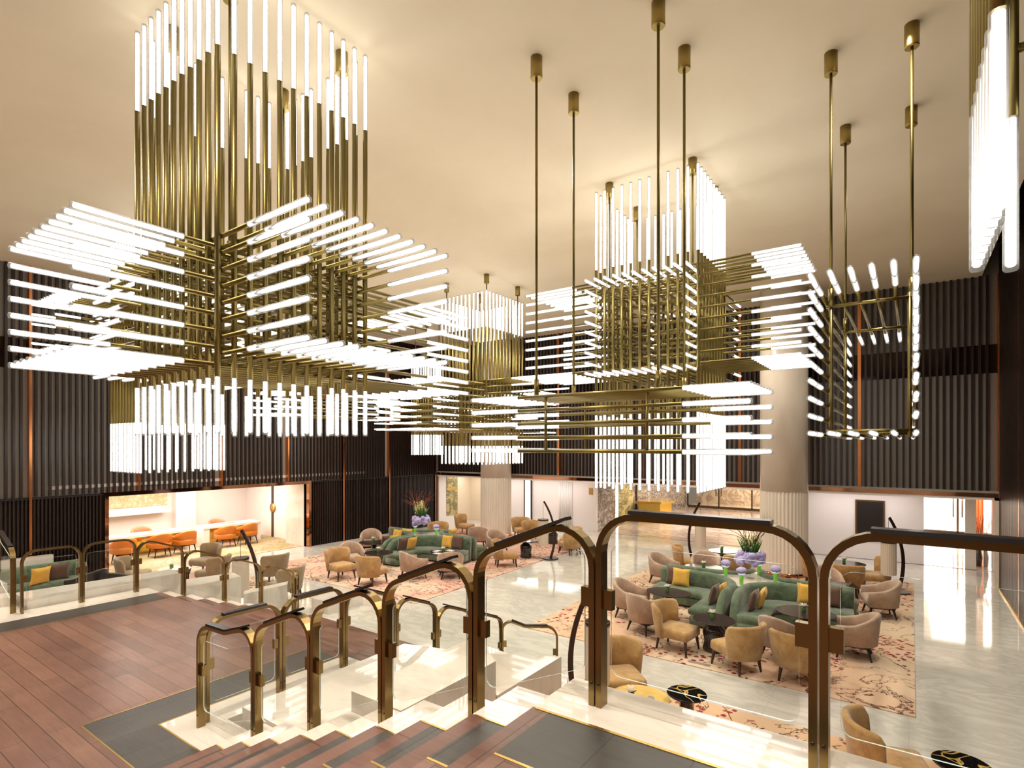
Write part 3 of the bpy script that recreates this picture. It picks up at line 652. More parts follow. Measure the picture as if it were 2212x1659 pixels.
class Chandelier:
    def __init__(s, label, loc):
        s.t = thing('chandelier', label, 'chandelier', loc, 0, 'brass rod and light tube chandeliers'); s.o = Vector(loc); s.rods = []
    def rod(s, ax, p, a0, b0, b1, a1):
        """along axis ax through point p: tube a0..b0, brass b0..b1, tube b1..a1 (absolute coordinates)"""
        d, R = AX_[ax]; i = 'xyz'.index(ax); rr, rt = (.028, .029) if ax == 'z' else (.0215, .0305)
        def at(v_): q = Vector(p); q[i] = v_; return q-s.o
        tubes = []
        if a1 is not None and a1 > b1: tubes.append((tube_mesh(a1-b1, rt), Matrix.Translation(at(b1)) @ R))
        if a0 is not None and a0 < b0: tubes.append((tube_mesh(b0-a0, rt), Matrix.Translation(at(b0)) @ R @ Matrix.Rotation(PI, 4, 'X')))
        s.rods.append((rod_mesh(b1-b0, rr), Matrix.Translation(at(b0)) @ R, tubes))
    def cross(s, box, zin, nxyz, ex, ey, ez):
        """box x0,x1,y0,y1 of the upright bundle; zin z0,z1 of the level bundles; ex = (tube end, brass end, brass end, tube end)"""
        x0, x1, y0, y1 = box; z0, z1 = zin; nx_, ny_, nz_ = nxyz
        for i in range(nx_):
            x = x0+(x1-x0)*i/(nx_-1)
            for y in (y0, y1): s.rod('z', (x, y, 0), *ez)
        for j in range(1, ny_-1):
            y = y0+(y1-y0)*j/(ny_-1)
            for x in (x0, x1): s.rod('z', (x, y, 0), *ez)
        e = .052
        for k_ in range(nz_):
            z = z0+(z1-z0)*k_/(nz_-1)
            for x in (x0+e, x1-e): s.rod('y', (x, 0, z-e), *ey)
            for y in (y0+e, y1-e): s.rod('x', (0, y, z+e), *ex)
        for i in range(1, nx_-2):
            x = x0+e+(x1-x0-2*e)*i/(nx_-2)
            for z in (z0, z1): s.rod('y', (x, 0, z-e), *ey)
        for j in range(1, ny_-2):
            y = y0+e+(y1-y0-2*e)*j/(ny_-2)
            for z in (z0, z1): s.rod('x', (0, y, z+e), *ex)
    def hang(s, pts, zb, r=.017):
        for x, y in pts:
            p = Vector((x, y, zb))-s.o
            link('suspension_rod', G().cone(p, p+Vector((0, 0, ZC-zb-.02)), r, r, 10), 'brass', s.t)
            link('canopy', G().lathe([(.07, -.27), (.075, -.26), (.075, 0)], n_=24, cx=p.x, cy=p.y, cz=ZC-s.o.z), 'canopy', s.t)
            link('socket', G().lathe([(.03, 0), (.03, .22)], n_=12, cx=p.x, cy=p.y, cz=p.z), 'brass', s.t)
    def done(s):
        c_ = Vector((0, 0, 4.05))-s.o; s.rods.sort(key=lambda q: (q[1].translation-c_).length)
        alltubes = sorted([(((M4 @ Vector((0, 0, .4)))-c_).length, id(M4)) for r_ in s.rods[:100] for me, M4 in r_[2]]); near = set(i_ for _, i_ in alltubes[:100]); rest = []
        for me, M4, tubes in s.rods[:100]:
            o = bpy.data.objects.new('brass_rod', me); C.objects.link(o); o.parent = s.t; o.matrix_local = M4
            for m2, T4 in tubes:
                if id(T4) in near:
                    q = bpy.data.objects.new('light_tube', m2); C.objects.link(q); q.parent = o; q.matrix_local = M4.inverted() @ T4
                else: rest.append((m2, T4))
        for r_ in s.rods[100:]: rest += r_[2]
        if s.rods[100:]: merged([(r_[0], r_[1]) for r_ in s.rods[100:]], 'brass_rod', s.t)
        if rest: merged(rest, 'light_tube', s.t)
H = 4.05
c = Chandelier('largest cross shaped chandelier of brass rods hanging at the upper left', (-6.41, 3.66, 6))
c.cross((-7.34, -5.487, 2.741, 4.55), (H+.85, H+2.01), (11, 12, 8), (-8.87, -7.97, -5.01, -4.07), (1.58, 2.45, 5.68, 6.59), (H+.11, H+.67, H+3.9, H+4.84))
c.hang([(-7.02, 3.0), (-5.75, 4.4), (-7.02, 4.4), (-5.75, 3.0)], H+1.9); c.done()
c = Chandelier('cross shaped chandelier hanging right of centre with long light tubes', (-3.8, 10.2, 6))
c.cross((-4.76, -2.87, 9.38, 11.02), (H+1.34, H+3.0), (12, 10, 10), (-6.4, -5.3, -2.04, -1.31), (8.83, 9.45, 11.9, 12.5), (H-.82, H+.56, H+3.27, H+4.74))
c.hang([(-4.55, 9.5), (-3.0, 9.5), (-3.0, 10.8), (-4.55, 10.8)], H+2.9); c.done()
c = Chandelier('cross shaped chandelier hanging farthest in the centre above the left seating', (-10.6, 13.3, 5.5))
c.cross((-11.45, -9.75, 12.4, 14.2), (H+.48, H+1.8), (12, 12, 8), (-13.3, -12.35, -8.9, -8.04), (10.28, 11.28, 15.3, 16.3), (H-.57, H-.02, H+3.37, H+4.42))
c.hang([(-11.35, 12.5), (-9.82, 12.5), (-9.82, 14.05), (-11.35, 14.05)], H+1.7); c.done()
c = Chandelier('flat box shaped chandelier of long level rods in the centre foreground', (-3.0, 6.3, 4.4))
for k_ in range(5):
    z = H-.07+.168*k_
    cols = range(8) if k_ in (0, 4) else (0, 7)
    for j in cols: c.rod('x', (0, 5.78+1.02*j/7, z), -4.8, -4.03, -1.93, -1.24)
for x in (-3.62, -2.32):
    for y in (5.78, 6.8):
        p = Vector((x, y, H-.07))-c.o; link('upright', G().cone(p, p+Vector((0, 0, .67)), .018, .018, 10), 'brass', c.t)
c.hang([(-3.82, 5.88), (-3.8, 6.8), (-2.25, 5.93), (-2.25, 6.8)], H+.61); c.done()
c = Chandelier('open rectangular frame chandelier of short rods at the right', (-.35, 8.9, 5))
fx0, fx1, fz0, fz1 = -.84, .06, H+.125, H+1.78
for k_ in range(10):
    z = fz0+(fz1-fz0)*k_/9
    for x in (fx0, fx1): c.rod('y', (x, 0, z), 6.5, 7.45, 10.6, 11.6)
for i in range(1, 5):
    x = fx0+(fx1-fx0)*i/5
    for z in (fz0, fz1): c.rod('y', (x, 0, z), 6.5, 7.45, 10.6, 11.6)
for y in (7.95, 9.9):
    g = G(); P = lambda x, z: Vector((x, y, z))-c.o
    for a, b_ in (((fx0+.05, fz0), (fx0+.05, fz1)), ((fx1-.05, fz0), (fx1-.05, fz1)), ((fx0, fz1-.05), (fx1, fz1-.05)), ((fx0, fz0+.05), (fx1, fz0+.05))): g.cone(P(*a), P(*b_), .022, .022, 10)
    link('cross_frame', g, 'brass', c.t)
c.hang([(-.79, 7.95), (.03, 7.95), (-.79, 9.9), (.03, 9.9)], fz1-.05); c.done()
c = Chandelier('cluster of thick upright light tubes cut off by the upper right corner', (.6, 2.9, 6))
for j in range(8):
    y = 2.54+.107*j; c.rod('z', (.253, y, 0), H+.79, H+1.5, H+4.0, None)
for i in range(1, 7): c.rod('z', (.253+.115*i, 3.29, 0), H+.77, H+1.45, H+4.0, None); c.rod('z', (.253+.115*i, 2.54, 0), H+.77, H+1.45, H+4.0, None)
for z in (H+1.75, H+3.4):
    for y in (2.54, 3.29): p = Vector((.25, y, z))-c.o; link('cross_bar', G().cone(p, p+Vector((.75, 0, 0)), .02, .02, 10), 'brass', c.t)
c.hang([(.45, 2.7), (.8, 3.1)], H+3.4); c.done()
c = Chandelier('cross shaped chandelier hanging over the reception side, behind the largest one', (-14.3, 6, 6))
c.cross((-15.1, -13.5, 5.1, 6.9), (H+2.0, H+3.02), (11, 11, 6), (-16.6, -15.8, -12.6, -11.9), (3.62, 4.05, 8.0, 8.6), (H-.62, H+.5, H+3.9, H+4.7))
c.hang([(-14.9, 5.3), (-13.7, 5.3), (-13.7, 6.7), (-14.9, 6.7)], H+2.9); c.done()
c = Chandelier('small distant chandelier against the left slatted wall', (-14.9, 15.4, 6))
c.cross((-15.4, -14.55, 15.0, 15.8), (H+.6, H+1.5), (8, 6, 5), (-17.6, -16.9, -13.0, -12.3), (13.2, 14.0, 17.0, 17.8), (H-.38, H+.4, H+2.3, H+3.1))
c.hang([(-15.3, 15.1), (-14.65, 15.1), (-14.65, 15.7), (-15.3, 15.7)], H+1.4); c.done()
c = Chandelier('flat box chandelier low on the left between the two cross shaped ones', (-12, 9, 5))
for k_ in range(4):
    z = H+.72+.17*k_; cols = range(6) if k_ in (0, 3) else (0, 5)
    for j in cols: c.rod('y', (-12.6+.9*j/5, 0, z), 7.1, 7.9, 10.1, 10.95)
c.hang([(-12.4, 8.3), (-11.9, 8.3), (-12.4, 9.8), (-11.9, 9.8)], H+1.22); c.done()
# ---------------------------------------------------------------- furniture
def wrap(path, th, zb, zt, flare=0.0, lean=None, n_top=3):
    """upholstered wall following path (list of 2D points, left side = inner). zt: function or list of top heights"""
    n_ = len(path); secs = []
    for i in range(n_):
        a = Vector(path[max(i-1, 0)]); b_ = Vector(path[min(i+1, n_-1)]); d = (b_-a).normalized(); nn = Vector((d.y, -d.x))   # outward (right)
        q = Vector(path[i]); zz = zt(i/(n_-1)) if callable(zt) else zt[i]
        N3 = Vector((nn.x, nn.y, 0)); fl = flare*(zz-zb)
        h2 = th/2; r = h2
        sec = [(-h2, zb), (h2, zb), (h2+fl, zz-r), (h2*.8+fl, zz-r*.35), (h2*.3+fl, zz), (-h2*.3+fl, zz), (-h2*.8+fl, zz-r*.35), (-h2+fl*.9, zz-r)]
        secs.append([tuple(Vector((q.x, q.y, 0))+N3*a_+Vector((0, 0, z_))) for a_, z_ in sec])
    m_ = 8; g_ = G(); vs_ = [p for s_ in secs for p in s_]
    fs = [(i*m_+k_, i*m_+(k_+1) % m_, (i+1)*m_+(k_+1) % m_, (i+1)*m_+k_) for i in range(n_-1) for k_ in range(m_)]
    fs += [tuple(range(m_-1, -1, -1)), tuple((n_-1)*m_+k_ for k_ in range(m_))]
    return g_.add(vs_, fs, True)
def leg_part(t_, x, y, ztop, mt, sx=.035, r0=.034, r1=.018, h=None):
    s_ = 1 if x > 0 else -1; q = 1 if y > 0 else -1
    link('leg', G().cone((x, y, ztop), (x+s_*sx, y+q*sx, 0.0), r0, r1, 8), mt, t_)
def slipper(mt, leg='darkwood'):
    t_ = thing('slipper_chair', 'x', 'chair')
    # faces +y
    link('seat', G().rbox(-.30, .30, -.24, .40, .25, .43, .06), mt, t_)
    pts = []
    for k_ in range(25):
        a = math.radians(196+k_*148/24); pts.append((.33*math.cos(a), .02+.31*math.sin(a)))
    link('backrest', wrap(pts, .08, .24, lambda q: .81+.02*math.cos((q-.5)*PI)-.09*(max(0, abs(q-.5)-.42)/.08)**2, .14), mt, t_)
    for x, y in ((-.24, .33), (.24, .33), (-.2, -.2), (.2, -.2)): leg_part(t_, x, y, .27, leg)
    return t_
def barrel(mt, leg='blackwood'):
    t_ = thing('barrel_chair', 'x', 'chair')
    link('seat', G().rbox(-.27, .27, -.24, .33, .27, .45, .06), mt, t_)
    pts = [(-.31, .30), (-.315, .15), (-.315, 0)]
    for k_ in range(1, 12):
        a = math.radians(180+k_*15); pts.append((.315*math.cos(a), .31*math.sin(a)))
    pts += [(.315, 0), (.315, .15), (.31, .30)]
    link('backrest', wrap(pts, .075, .25, lambda q: .58+.24*max(0, math.sin(q*PI))**1.6, .09), mt, t_)
    link('base_frame', G().rbox(-.27, .27, -.24, .27, .22, .26, .05), leg, t_)
    for x, y in ((-.24, .22), (.24, .22), (-.2, -.19), (.2, -.19)): leg_part(t_, x, y, .24, leg, .06, .03, .015)
    return t_
def tub(mt, leg='blackwood', slot=True):
    t_ = thing('tub_chair', 'x', 'chair')
    link('seat', G().rbox(-.27, .27, -.24, .3, .34, .46, .06), mt, t_)
    pts = [(-.31, .24), (-.31, .1)]
    for k_ in range(0, 13):
        a = math.radians(180+k_*15); pts.append((.31*math.cos(a), .30*math.sin(a)))
    pts += [(.31, .1), (.31, .24)]
    link('backrest', wrap(pts, .07, .50, lambda q: .62+.2*max(0, math.sin(q*PI))**1.3, .05), mt, t_)
    link('lower_shell', wrap(pts, .07, .32, lambda q: .47+.06*abs(q-.5)*2, .02), mt, t_)
    for s_ in (-1, 1): link('arm_support', G().rbox(s_*.30-.03, s_*.30+.03, -.06, .2, .44, .54, .02), mt, t_)
    link('base_frame', G().rbox(-.25, .25, -.22, .25, .29, .33, .05), leg, t_)
    for x, y in ((-.22, .2), (.22, .2), (-.2, -.19), (.2, -.19)): leg_part(t_, x, y, .31, leg, .05, .025, .014)
    return t_
protos = {'G': slipper('gvelvet'), 'P': barrel('pvelvet'), 'K': slipper('kvelvet'), 'O': tub('orange'), 'B': barrel('blackleather'), 'C': tub('coral')}
first = {k_: True for k_ in protos}
def face(x, y, tx, ty): return math.atan2(ty-y, tx-x)-PI/2
def chair(kind, x, y, tx, ty, label, group, s_=1.06, z=0.016):
    rz = face(x, y, tx, ty)
    if first[kind]: r = protos[kind]; first[kind] = False; r.location = (x, y, z); r.rotation_euler = (0, 0, rz); r['label'] = label; r['group'] = group
    else: r = dup(protos[kind], (x, y, z), rz, label, group)
    r.scale = (s_, s_, s_); return r
gr, gl = 'chairs of the right seating group', 'chairs of the left seating group'
CH = [
 ('P', -5.45, 12.75, -4.5, 12.7, 'taupe armchair at the left edge of the right carpet, beside the oval table', gr),
 ('P', -4.75, 11.95, -4.5, 12.7, 'taupe armchair, back to the stairs, left of the gold slipper chair', gr),
 ('G', -3.87, 11.3, -3.0, 11.15, 'gold velvet slipper chair facing right at the small black round table', gr),
 ('G', -2.5, 10.95, -3.2, 11.3, 'gold velvet slipper chair right of the black round table, back to the camera', gr),
 ('G', -1.54, 11.05, -1.55, 12.4, 'gold velvet slipper chair partly behind the brass rail post', gr),
 ('P', -1.95, 11.95, -1.7, 12.8, 'taupe armchair half hidden behind the rail clamp in front of the sofa table', gr),
 ('P', -.80, 13.0, -1.8, 12.9, 'taupe armchair nearest the right carpet edge, facing left', gr),
 ('P', -.50, 16.35, -1.7, 16.0, 'taupe armchair facing left behind the end of the green sofa', gr),
 ('G', -1.35, 18.05, -1.5, 19.2, 'ochre slipper chair with its back to the camera before the dark oval table', gr),
 ('P', -1.75, 17.05, -1.5, 15.9, 'taupe armchair seen from behind left of the ochre slipper chair', gr),
 ('G', -.72, 19.35, -1.6, 19.0, 'ochre slipper chair farthest right, left of the arc lamp', gr),
 ('G', -2.2, 18.9, -1.4, 18.9, 'ochre slipper chair between the thick column and the oval table', gr),
 ('P', -6.0, 16.4, -4.9, 16.0, 'taupe armchair behind the left end of the green sofas', gr),
 ('G', -5.85, 18.1, -4.9, 18.4, 'gold slipper chair facing right beside the arc lamp behind the sofas', gr),
 ('P', -5.0, 17.3, -4.7, 16.2, 'taupe armchair behind the pale oval table, between two gold chairs', gr),
 ('G', -4.2, 17.7, -4.8, 18.4, 'gold slipper chair behind the hydrangea arrangement of the right group', gr),
 ('G', -15.0, 11.4, -14.0, 11.3, 'gold slipper chair facing right at the left edge of the left carpet', gl),
 ('P', -15.7, 12.4, -14.0, 11.5, 'taupe armchair behind the leftmost gold slipper chair', gl),
 ('G', -13.55, 11.45, -13.75, 12.3, 'gold slipper chair with its back to the camera left of the green sofa arm', gl),
 ('P', -17.5, 14.8, -15.6, 13.2, 'taupe high backed armchair near the left slatted wall', gl),
 ('P', -13.05, 12.75, -12.7, 13.9, 'taupe armchair left of the table laid with place mats', gl),
 ('P', -12.1, 13.5, -12.75, 14.2, 'taupe armchair right of the table laid with place mats', gl),
 ('G', -16.65, 17.8, -15.2, 16.5, 'ochre slipper chair left of the pale column, seen from the front', gl),
 ('G', -17.6, 20.6, -16.6, 20.7, 'ochre slipper chair facing right just left of the pale column', gl),
 ('P', -14.84, 18.3, -15.6, 19.4, 'taupe armchair seen from behind in front of the pale column', gl),
 ('G', -14.6, 21.2, -13.0, 19.9, 'ochre slipper chair just right of the pale column', gl),
 ('G', -13.6, 20.6, -12.3, 19.6, 'ochre slipper chair behind the hanging shade of the left arc lamp', gl),
 ('G', -11.3, 20.0, -12.0, 19.7, 'ochre slipper chair facing left at the farthest black round table', gl),
 ('G', -10.85, 19.2, -11.7, 19.6, 'ochre slipper chair behind the brass rail corner at the carpet edge', gl),
 ('P', -13.3, 17.6, -11.3, 16.6, 'taupe armchair behind the ochre chair near the column', gl),
 ('G', -11.75, 15.95, -11.2, 16.5, 'ochre slipper chair facing the black urn table beside the arc lamp', gl),
 ('G', -3.75, 8.2, -3.1, 7.5, 'gold slipper chair behind the upper landing, left of the veined black table', 'chairs on the front carpet'),
 ('G', -.22, 7.7, .5, 7.9, 'gold slipper chair at the bottom right corner of the picture', 'chairs on the front carpet'),
 ('K', -17.9, 6.55, -17.2, 7.6, 'olive velvet chair left of the low white table', 'olive chairs before the reception'),
 ('K', -18.2, 8.75, -17.9, 7.6, 'olive velvet chair behind the small black side table', 'olive chairs before the reception'),
 ('K', -16.3, 8.05, -17.5, 7.6, 'olive velvet chair facing left in front of the tall arc lamp', 'olive chairs before the reception'),
 ('K', -15.2, 9.2, -16.5, 9.3, 'olive velvet chair half hidden by the arc lamp shade', 'olive chairs before the reception'),
 ('K', -13.3, 8.45, -14.3, 8.3, 'olive velvet chair at the foot of the lower flight, facing left', 'olive chairs before the reception'),
 ('B', -17.3, 5.35, -18.2, 5.0, 'black leather tub chair nearest the green sofa on the left', 'black leather chairs'),
 ('B', -16.5, 5.75, -17.2, 6.6, 'black leather tub chair right of its twin', 'black leather chairs'),
 ('O', -22.0, 7.8, -23.2, 7.9, 'orange leather chair leftmost in the reception alcove', 'orange reception chairs'),
 ('O', -22.1, 8.98, -23.2, 9.0, 'orange leather chair at the desk under the painting, left of a pair', 'orange reception chairs'),
 ('O', -22.1, 9.85, -23.2, 9.8, 'orange leather chair at the desk under the painting, right of a pair', 'orange reception chairs'),
 ('O', -22.15, 11.4, -23.2, 11.45, 'orange leather chair at the farther reception desk, left of a pair', 'orange reception chairs'),
 ('O', -22.15, 12.3, -23.2, 12.25, 'orange leather chair at the farther reception desk, right of a pair', 'orange reception chairs'),
 ('C', -24.2, 9.2, -23.2, 9.1, 'coral chair behind the desk under the painting', 'coral staff chairs'),
 ('C', -24.2, 12.1, -23.2, 12.0, 'coral chair behind the farther reception desk', 'coral staff chairs')]
for a in CH:
    a = list(a); k_ = .967 if a[6] is gr else .94 if a[6] is gl else 1; dr = -.08 if a[6] is gr else 0
    a[1] = a[1]*k_+dr*math.cos(AL); a[2] = a[2]*k_+dr*math.sin(AL); a[3] *= k_; a[4] *= k_
    chair(a[0], *a[1:], s_=1.06, z=(.0 if a[0] in 'B' else .016) if a[1] > -19.6 else .011)
# green corner sofas
def arc_path(p, q, r_pts=10):
    return p
def corner_path(pts, R=.9): return [Vector((x, y)) for x, y, _ in rounded([Vector(p).to_3d() for p in pts], R, 10)]
def densify(path, st=.16):
    out = [path[0]]
    for a, b_ in zip(path, path[1:]):
        n_ = max(1, int((b_-a).length/st))
        for k_ in range(1, n_+1): out.append(a+(b_-a)*k_/n_)
    return out
def sofa(pts, label, arm_at=0, group='green curved sofas'):
    """back follows pts with the seat on the left side of travel"""
    path = densify(corner_path(pts)); n_ = len(path); c0 = path[n_//2]
    lens = [0]; 
    for a, b_ in zip(path, path[1:]): lens.append(lens[-1]+(b_-a).length)
    T = lens[-1]
    t_ = thing('curved_sofa', label, 'sofa', (c0.x, c0.y, 0.016), 0, group)
    def top(i):
        d = lens[i] if arm_at == 0 else T-lens[i]
        return .82 if d > .6 else max(.2, .82*math.sqrt(max(0, 1-(1-d/.6)**2)))
    rel = [(p.x-c0.x, p.y-c0.y) for p in path]
    link('backrest', wrap(rel, .17, .05, [top(i) for i in range(n_)], .03), 'green', t_)
    def band(o0, o1, z0, z1, nm):
        vs_ = []; 
        for i in range(n_):
            a = path[max(i-1, 0)]; b_ = path[min(i+1, n_-1)]; d = (b_-a).normalized(); nn = Vector((-d.y, d.x)); q = path[i]-c0
            for o_, z_ in ((o0, z0), (o1-.03, z0), (o1, z0+.03), (o1, z1-.06), (o1-.03, z1-.015), (o1-.09, z1), (o0, z1)):
                vs_.append((q.x+nn.x*o_, q.y+nn.y*o_, z_))
        m_ = 7; fs = [(i*m_+k_, i*m_+(k_+1) % m_, (i+1)*m_+(k_+1) % m_, (i+1)*m_+k_) for i in range(n_-1) for k_ in range(m_)]
        fs += [tuple(range(m_-1, -1, -1)), tuple((n_-1)*m_+k_ for k_ in range(m_))]
        link(nm, G().add(vs_, fs, True), 'green', t_)
    band(.07, .60, .05, .27, 'seat_base'); band(.07, .63, .27, .43, 'seat_cushion')
    link('plinth', wrap([(p[0], p[1]) for p in rel], .12, 0, [.06]*n_), 'blackwood', t_)
    return t_
def sofas(ox, oy, where, xl=-5.35):
    sofa([(-3.04+ox, 12.35+oy), (-3.12+ox, 14.15+oy), (-1.0+ox, 14.4+oy)][::-1], 'green velvet curved sofa nearest the camera on the right of the %s group' % where, 1)
    sofa([(-3.38+ox, 12.35+oy), (-3.34+ox, 14.3+oy), (xl+ox, 14.35+oy)], 'green velvet curved sofa on the left front of the %s group' % where, 0)
    sofa([(-3.06+ox, 16.05+oy), (-3.08+ox, 14.85+oy), (-1.0+ox, 14.7+oy)], 'green velvet curved sofa at the right rear of the %s group' % where, 0)
    sofa([(-3.38+ox, 16.05+oy), (-3.34+ox, 14.85+oy), (-5.35+ox, 14.72+oy)][::-1], 'green velvet curved sofa at the left rear of the %s group' % where, 1)
    t_ = thing('console_table', 'pale console in the middle of the four green sofas of the %s group' % where, 'console', (-3.21+ox, 14.55+oy, .016))
    link('top', G().prism([(-.3, -.62), (-.02, -.92), (.3, -.58), (.55, -.2), (.85, -.06), (.85, .06), (.55, .2), (.3, .58), (0, .9), (-.32, .62), (-.6, .2), (-.9, .02), (-.6, -.14)], .70, .74), 'white', t_)
    link('body', G().prism([(-.2, -.4), (.2, -.4), (.35, 0), (.2, .4), (-.2, .4), (-.4, 0)], 0, .70), 'white', t_)
sofas(0, 0, 'right'); OX, OY = -11.33, .36; sofas(OX, OY, 'left', -4.75)
t = thing('wall_sofa', 'long green velvet sofa against the left slatted wall', 'sofa', (-18.75, 4.0, .016))
link('backrest', G().rbox(-.32, -.1, -2.2, 1.75, .1, .84, .08), 'green', t); link('seat', G().rbox(-.12, .48, -2.2, 1.8, .12, .44, .07), 'green', t)
link('armrest', G().rbox(-.32, .1, 1.5, 1.75, .1, .8, .1), 'green', t); link('plinth', G().box(-.28, .42, -2.15, 1.7, 0, .12), 'blackwood', t)
tag(link('low_wall', G().box(-19.3, -19.12, 1.0, 5.1, 0, 1.05), 'white'), 'low white marble wall behind the green wall sofa', 'wall')
# pillows
def pillow_mesh(w_=.46):
    g_ = G(); n_ = 10; vs_ = []
    for s_ in (1, -1):
        for i in range(n_+1):
            for j in range(n_+1):
                u = i/n_*2-1; v_ = j/n_*2-1; e = (1-u**4)*(1-v_**4); pin = 1-.06*(1-abs(u*v_))*0
                k1 = 1-.10*(1-abs(u)**2)*abs(v_)**3; k2 = 1-.10*(1-abs(v_)**2)*abs(u)**3
                vs_.append((u*w_/2*k2, s_*.075*e**.6, v_*w_/2*k1+w_/2))
    m_ = (n_+1)**2
    for q in range(2):
        for i in range(n_):
            for j in range(n_):
                a = q*m_+i*(n_+1)+j; f_ = (a, a+1, a+n_+2, a+n_+1); g_.f.append(f_ if q else f_[::-1]); g_.sm.append(True)
    g_.v += vs_; return g_
pm = {}
for c_ in ('yellow', 'brown'): pm[c_] = pillow_mesh().mesh('pillow'); pm[c_].materials.append(M[c_])
def pillow(c_, x, y, rz, label, tilt=-.25, z=.45):
    o = bpy.data.objects.new('pillow', pm[c_]); C.objects.link(o); o.location = (x, y, z); o.rotation_euler = (tilt, 0, rz); tag(o, label, 'pillow', 'satin pillows on the green sofas')
for ox, oy, wh in ((0, 0, 'right'), (OX, OY, 'left')):
    pillow('yellow', -1.86+ox, 14.13+oy, .08, 'yellow satin pillow beside the brown one at the right end of the front %s sofa' % wh)
    pillow('brown', -1.42+ox, 14.17+oy, .08, 'brown satin pillow at the right end of the front %s sofa' % wh)
    pillow('brown', -2.82+ox, 12.95+oy, -PI/2+PI, 'brown satin pillow leaning on the arm of the front %s sofa' % wh, tilt=.25)
    pillow('yellow', -2.72+ox, 13.25+oy, -PI/2+PI+.1, 'yellow satin pillow behind the brown one at the arm of the front %s sofa' % wh, tilt=.3)
    pillow('yellow', -4.75+ox+(.45 if ox else 0), 14.05+oy, .0, 'yellow satin pillow at the left end of the left front %s sofa' % wh)
    pillow('brown', -4.95+ox+(.45 if ox else 0), 14.12+oy, -.1, 'brown satin pillow tucked behind the yellow one on the left front %s sofa' % wh)
    pillow('yellow', -3.56+ox, 13.2+oy, -PI/2, 'yellow satin pillow at the inner arm of the left front %s sofa' % wh)
    pillow('brown', -3.66+ox, 12.95+oy, -PI/2, 'brown satin pillow at the inner arm of the left front %s sofa' % wh)
    pillow('yellow', -2.82+ox, 15.5+oy, PI/2, 'yellow satin pillow on the right rear %s sofa' % wh, tilt=.2)
pillow('yellow', -18.35, 4.6, -PI/2+.25, 'bright yellow pillow on the green wall sofa', tilt=-.2); pillow('brown', -18.55, 5.05, -PI/2-.1, 'brown pillow behind the bright yellow one on the wall sofa', tilt=-.2)
pillow('yellow', -15.6+.2, 14.75, .3, 'yellow pillow seen over the left sofa back', tilt=-.1)
# tables
def round_table(x, y, r, label, base='urn', top='tabletop', h=.62, ell=1.0, rz=0):
    t_ = thing('round_table', label, 'table', (x, y, .016), rz, 'dark round tables')
    tp = link('tabletop', G().lathe([(r*.9, h-.035), (r, h-.015), (r, h-.004), (r-.006, h)], n_=40), top, t_); tp.scale = (1, ell, 1)
    if base == 'urn': link('pedestal', G().lathe([(.20, 0), (.215, .05), (.19, .2), (.215, .36), (.20, .45), (.11, .52), (.12, h-.04)], n_=28), 'black', t_)
    elif base == 'trumpet': link('pedestal', G().lathe([(.24, 0), (.23, .03), (.08, .15), (.06, .35), (.10, .5), (.25, h-.035)], n_=28), 'black', t_)
    return t_
TB = [(-4.55, 12.65, .52, 'oval dark table with flower before the left front sofa of the right group', 'trumpet', 'tabletop', .78),
 (-3.12, 11.2, .40, 'small black round table on an urn base between two gold slipper chairs', 'urn', 'tabletop', 1),
 (-1.72, 12.75, .56, 'oval dark table before the front sofa, crossed by the brass posts', 'trumpet', 'tabletop', .85),
 (-1.58, 15.72, .48, 'oval dark table with a folded menu behind the front sofa', 'trumpet', 'tabletop', .85),
 (-1.5, 18.75, .52, 'oval dark table nearest the black wall board', 'trumpet', 'tabletop', .85),
 (-4.65, 15.8, .55, 'pale shining oval table behind the left front sofa', 'trumpet', 'tabletop', .85),
 (-4.9, 18.6, .45, 'round table with bronze underside beside the arc lamp behind the sofas', 'trumpet', 'tabletop', 1),
 (-13.75, 11.95, .45, 'black round table between two gold chairs in the left group', 'trumpet', 'tabletop', 1),
 (-15.4, 13.15, .5, 'black round table before the taupe chair near the slatted wall', 'trumpet', 'tabletop', 1),
 (-12.1, 13.2, .55, 'dark table laid with four white place mats in the left group', 'urn', 'tabletop', .9),
 (-11.9, 19.55, .42, 'black round table on an urn base farthest on the left carpet', 'urn', 'tabletop', 1),
 (-11.2, 16.55, .42, 'black round table on an urn base left of the arc lamp', 'urn', 'tabletop', 1)]
for x, y, r, l, bs, tp, el in TB: round_table(x, y, r, l, bs, tp, .62, el)
mt4 = [(-12.4, 13.2), (-12.1, 12.9), (-11.8, 13.2), (-12.1, 13.5)]
for i, (x, y) in enumerate(mt4):
    o = link('place_mat', G().box(-.13, .13, -.09, .09, 0, .006), 'paper'); o.location = (x, y, .637); o.rotation_euler = (0, 0, i*PI/2+PI/2)
    tag(o, ['white place mat on the left side of the laid table', 'white place mat on the near side of the laid table', 'white place mat on the right side of the laid table', 'white place mat on the far side of the laid table'][i], 'place mat', 'place mats')
t = round_table(-2.52, 7.72, .27, 'small black table with gold veins below the middle of the upper landing', None, 'veined', .58)
link('pedestal', G().lathe([(.17, 0), (.17, .02), (.1, .04), (.1, .5), (.16, .545)], n_=24), 'black', t); t.location.z = .016
t = round_table(.47, 7.75, .27, 'small black table with gold veins in the bottom right corner', None, 'veined', .58)
link('pedestal', G().lathe([(.17, 0), (.17, .02), (.1, .04), (.1, .5), (.16, .545)], n_=24), 'black', t)
t = round_table(-3.14, 7.56, .42, 'low round yellow onyx table before the gold slipper chair', None, 'onyx', .42)
link('pedestal', G().lathe([(.26, 0), (.22, .03), (.18, .38)], n_=24), 'goldsheet', t)
tag(link('coaster', G().lathe([(.05, 0), (.05, .008)], cx=-3.0, cy=7.62, cz=.437, n_=16), 'slatback'), 'round grey coaster on the yellow onyx table', 'coaster')
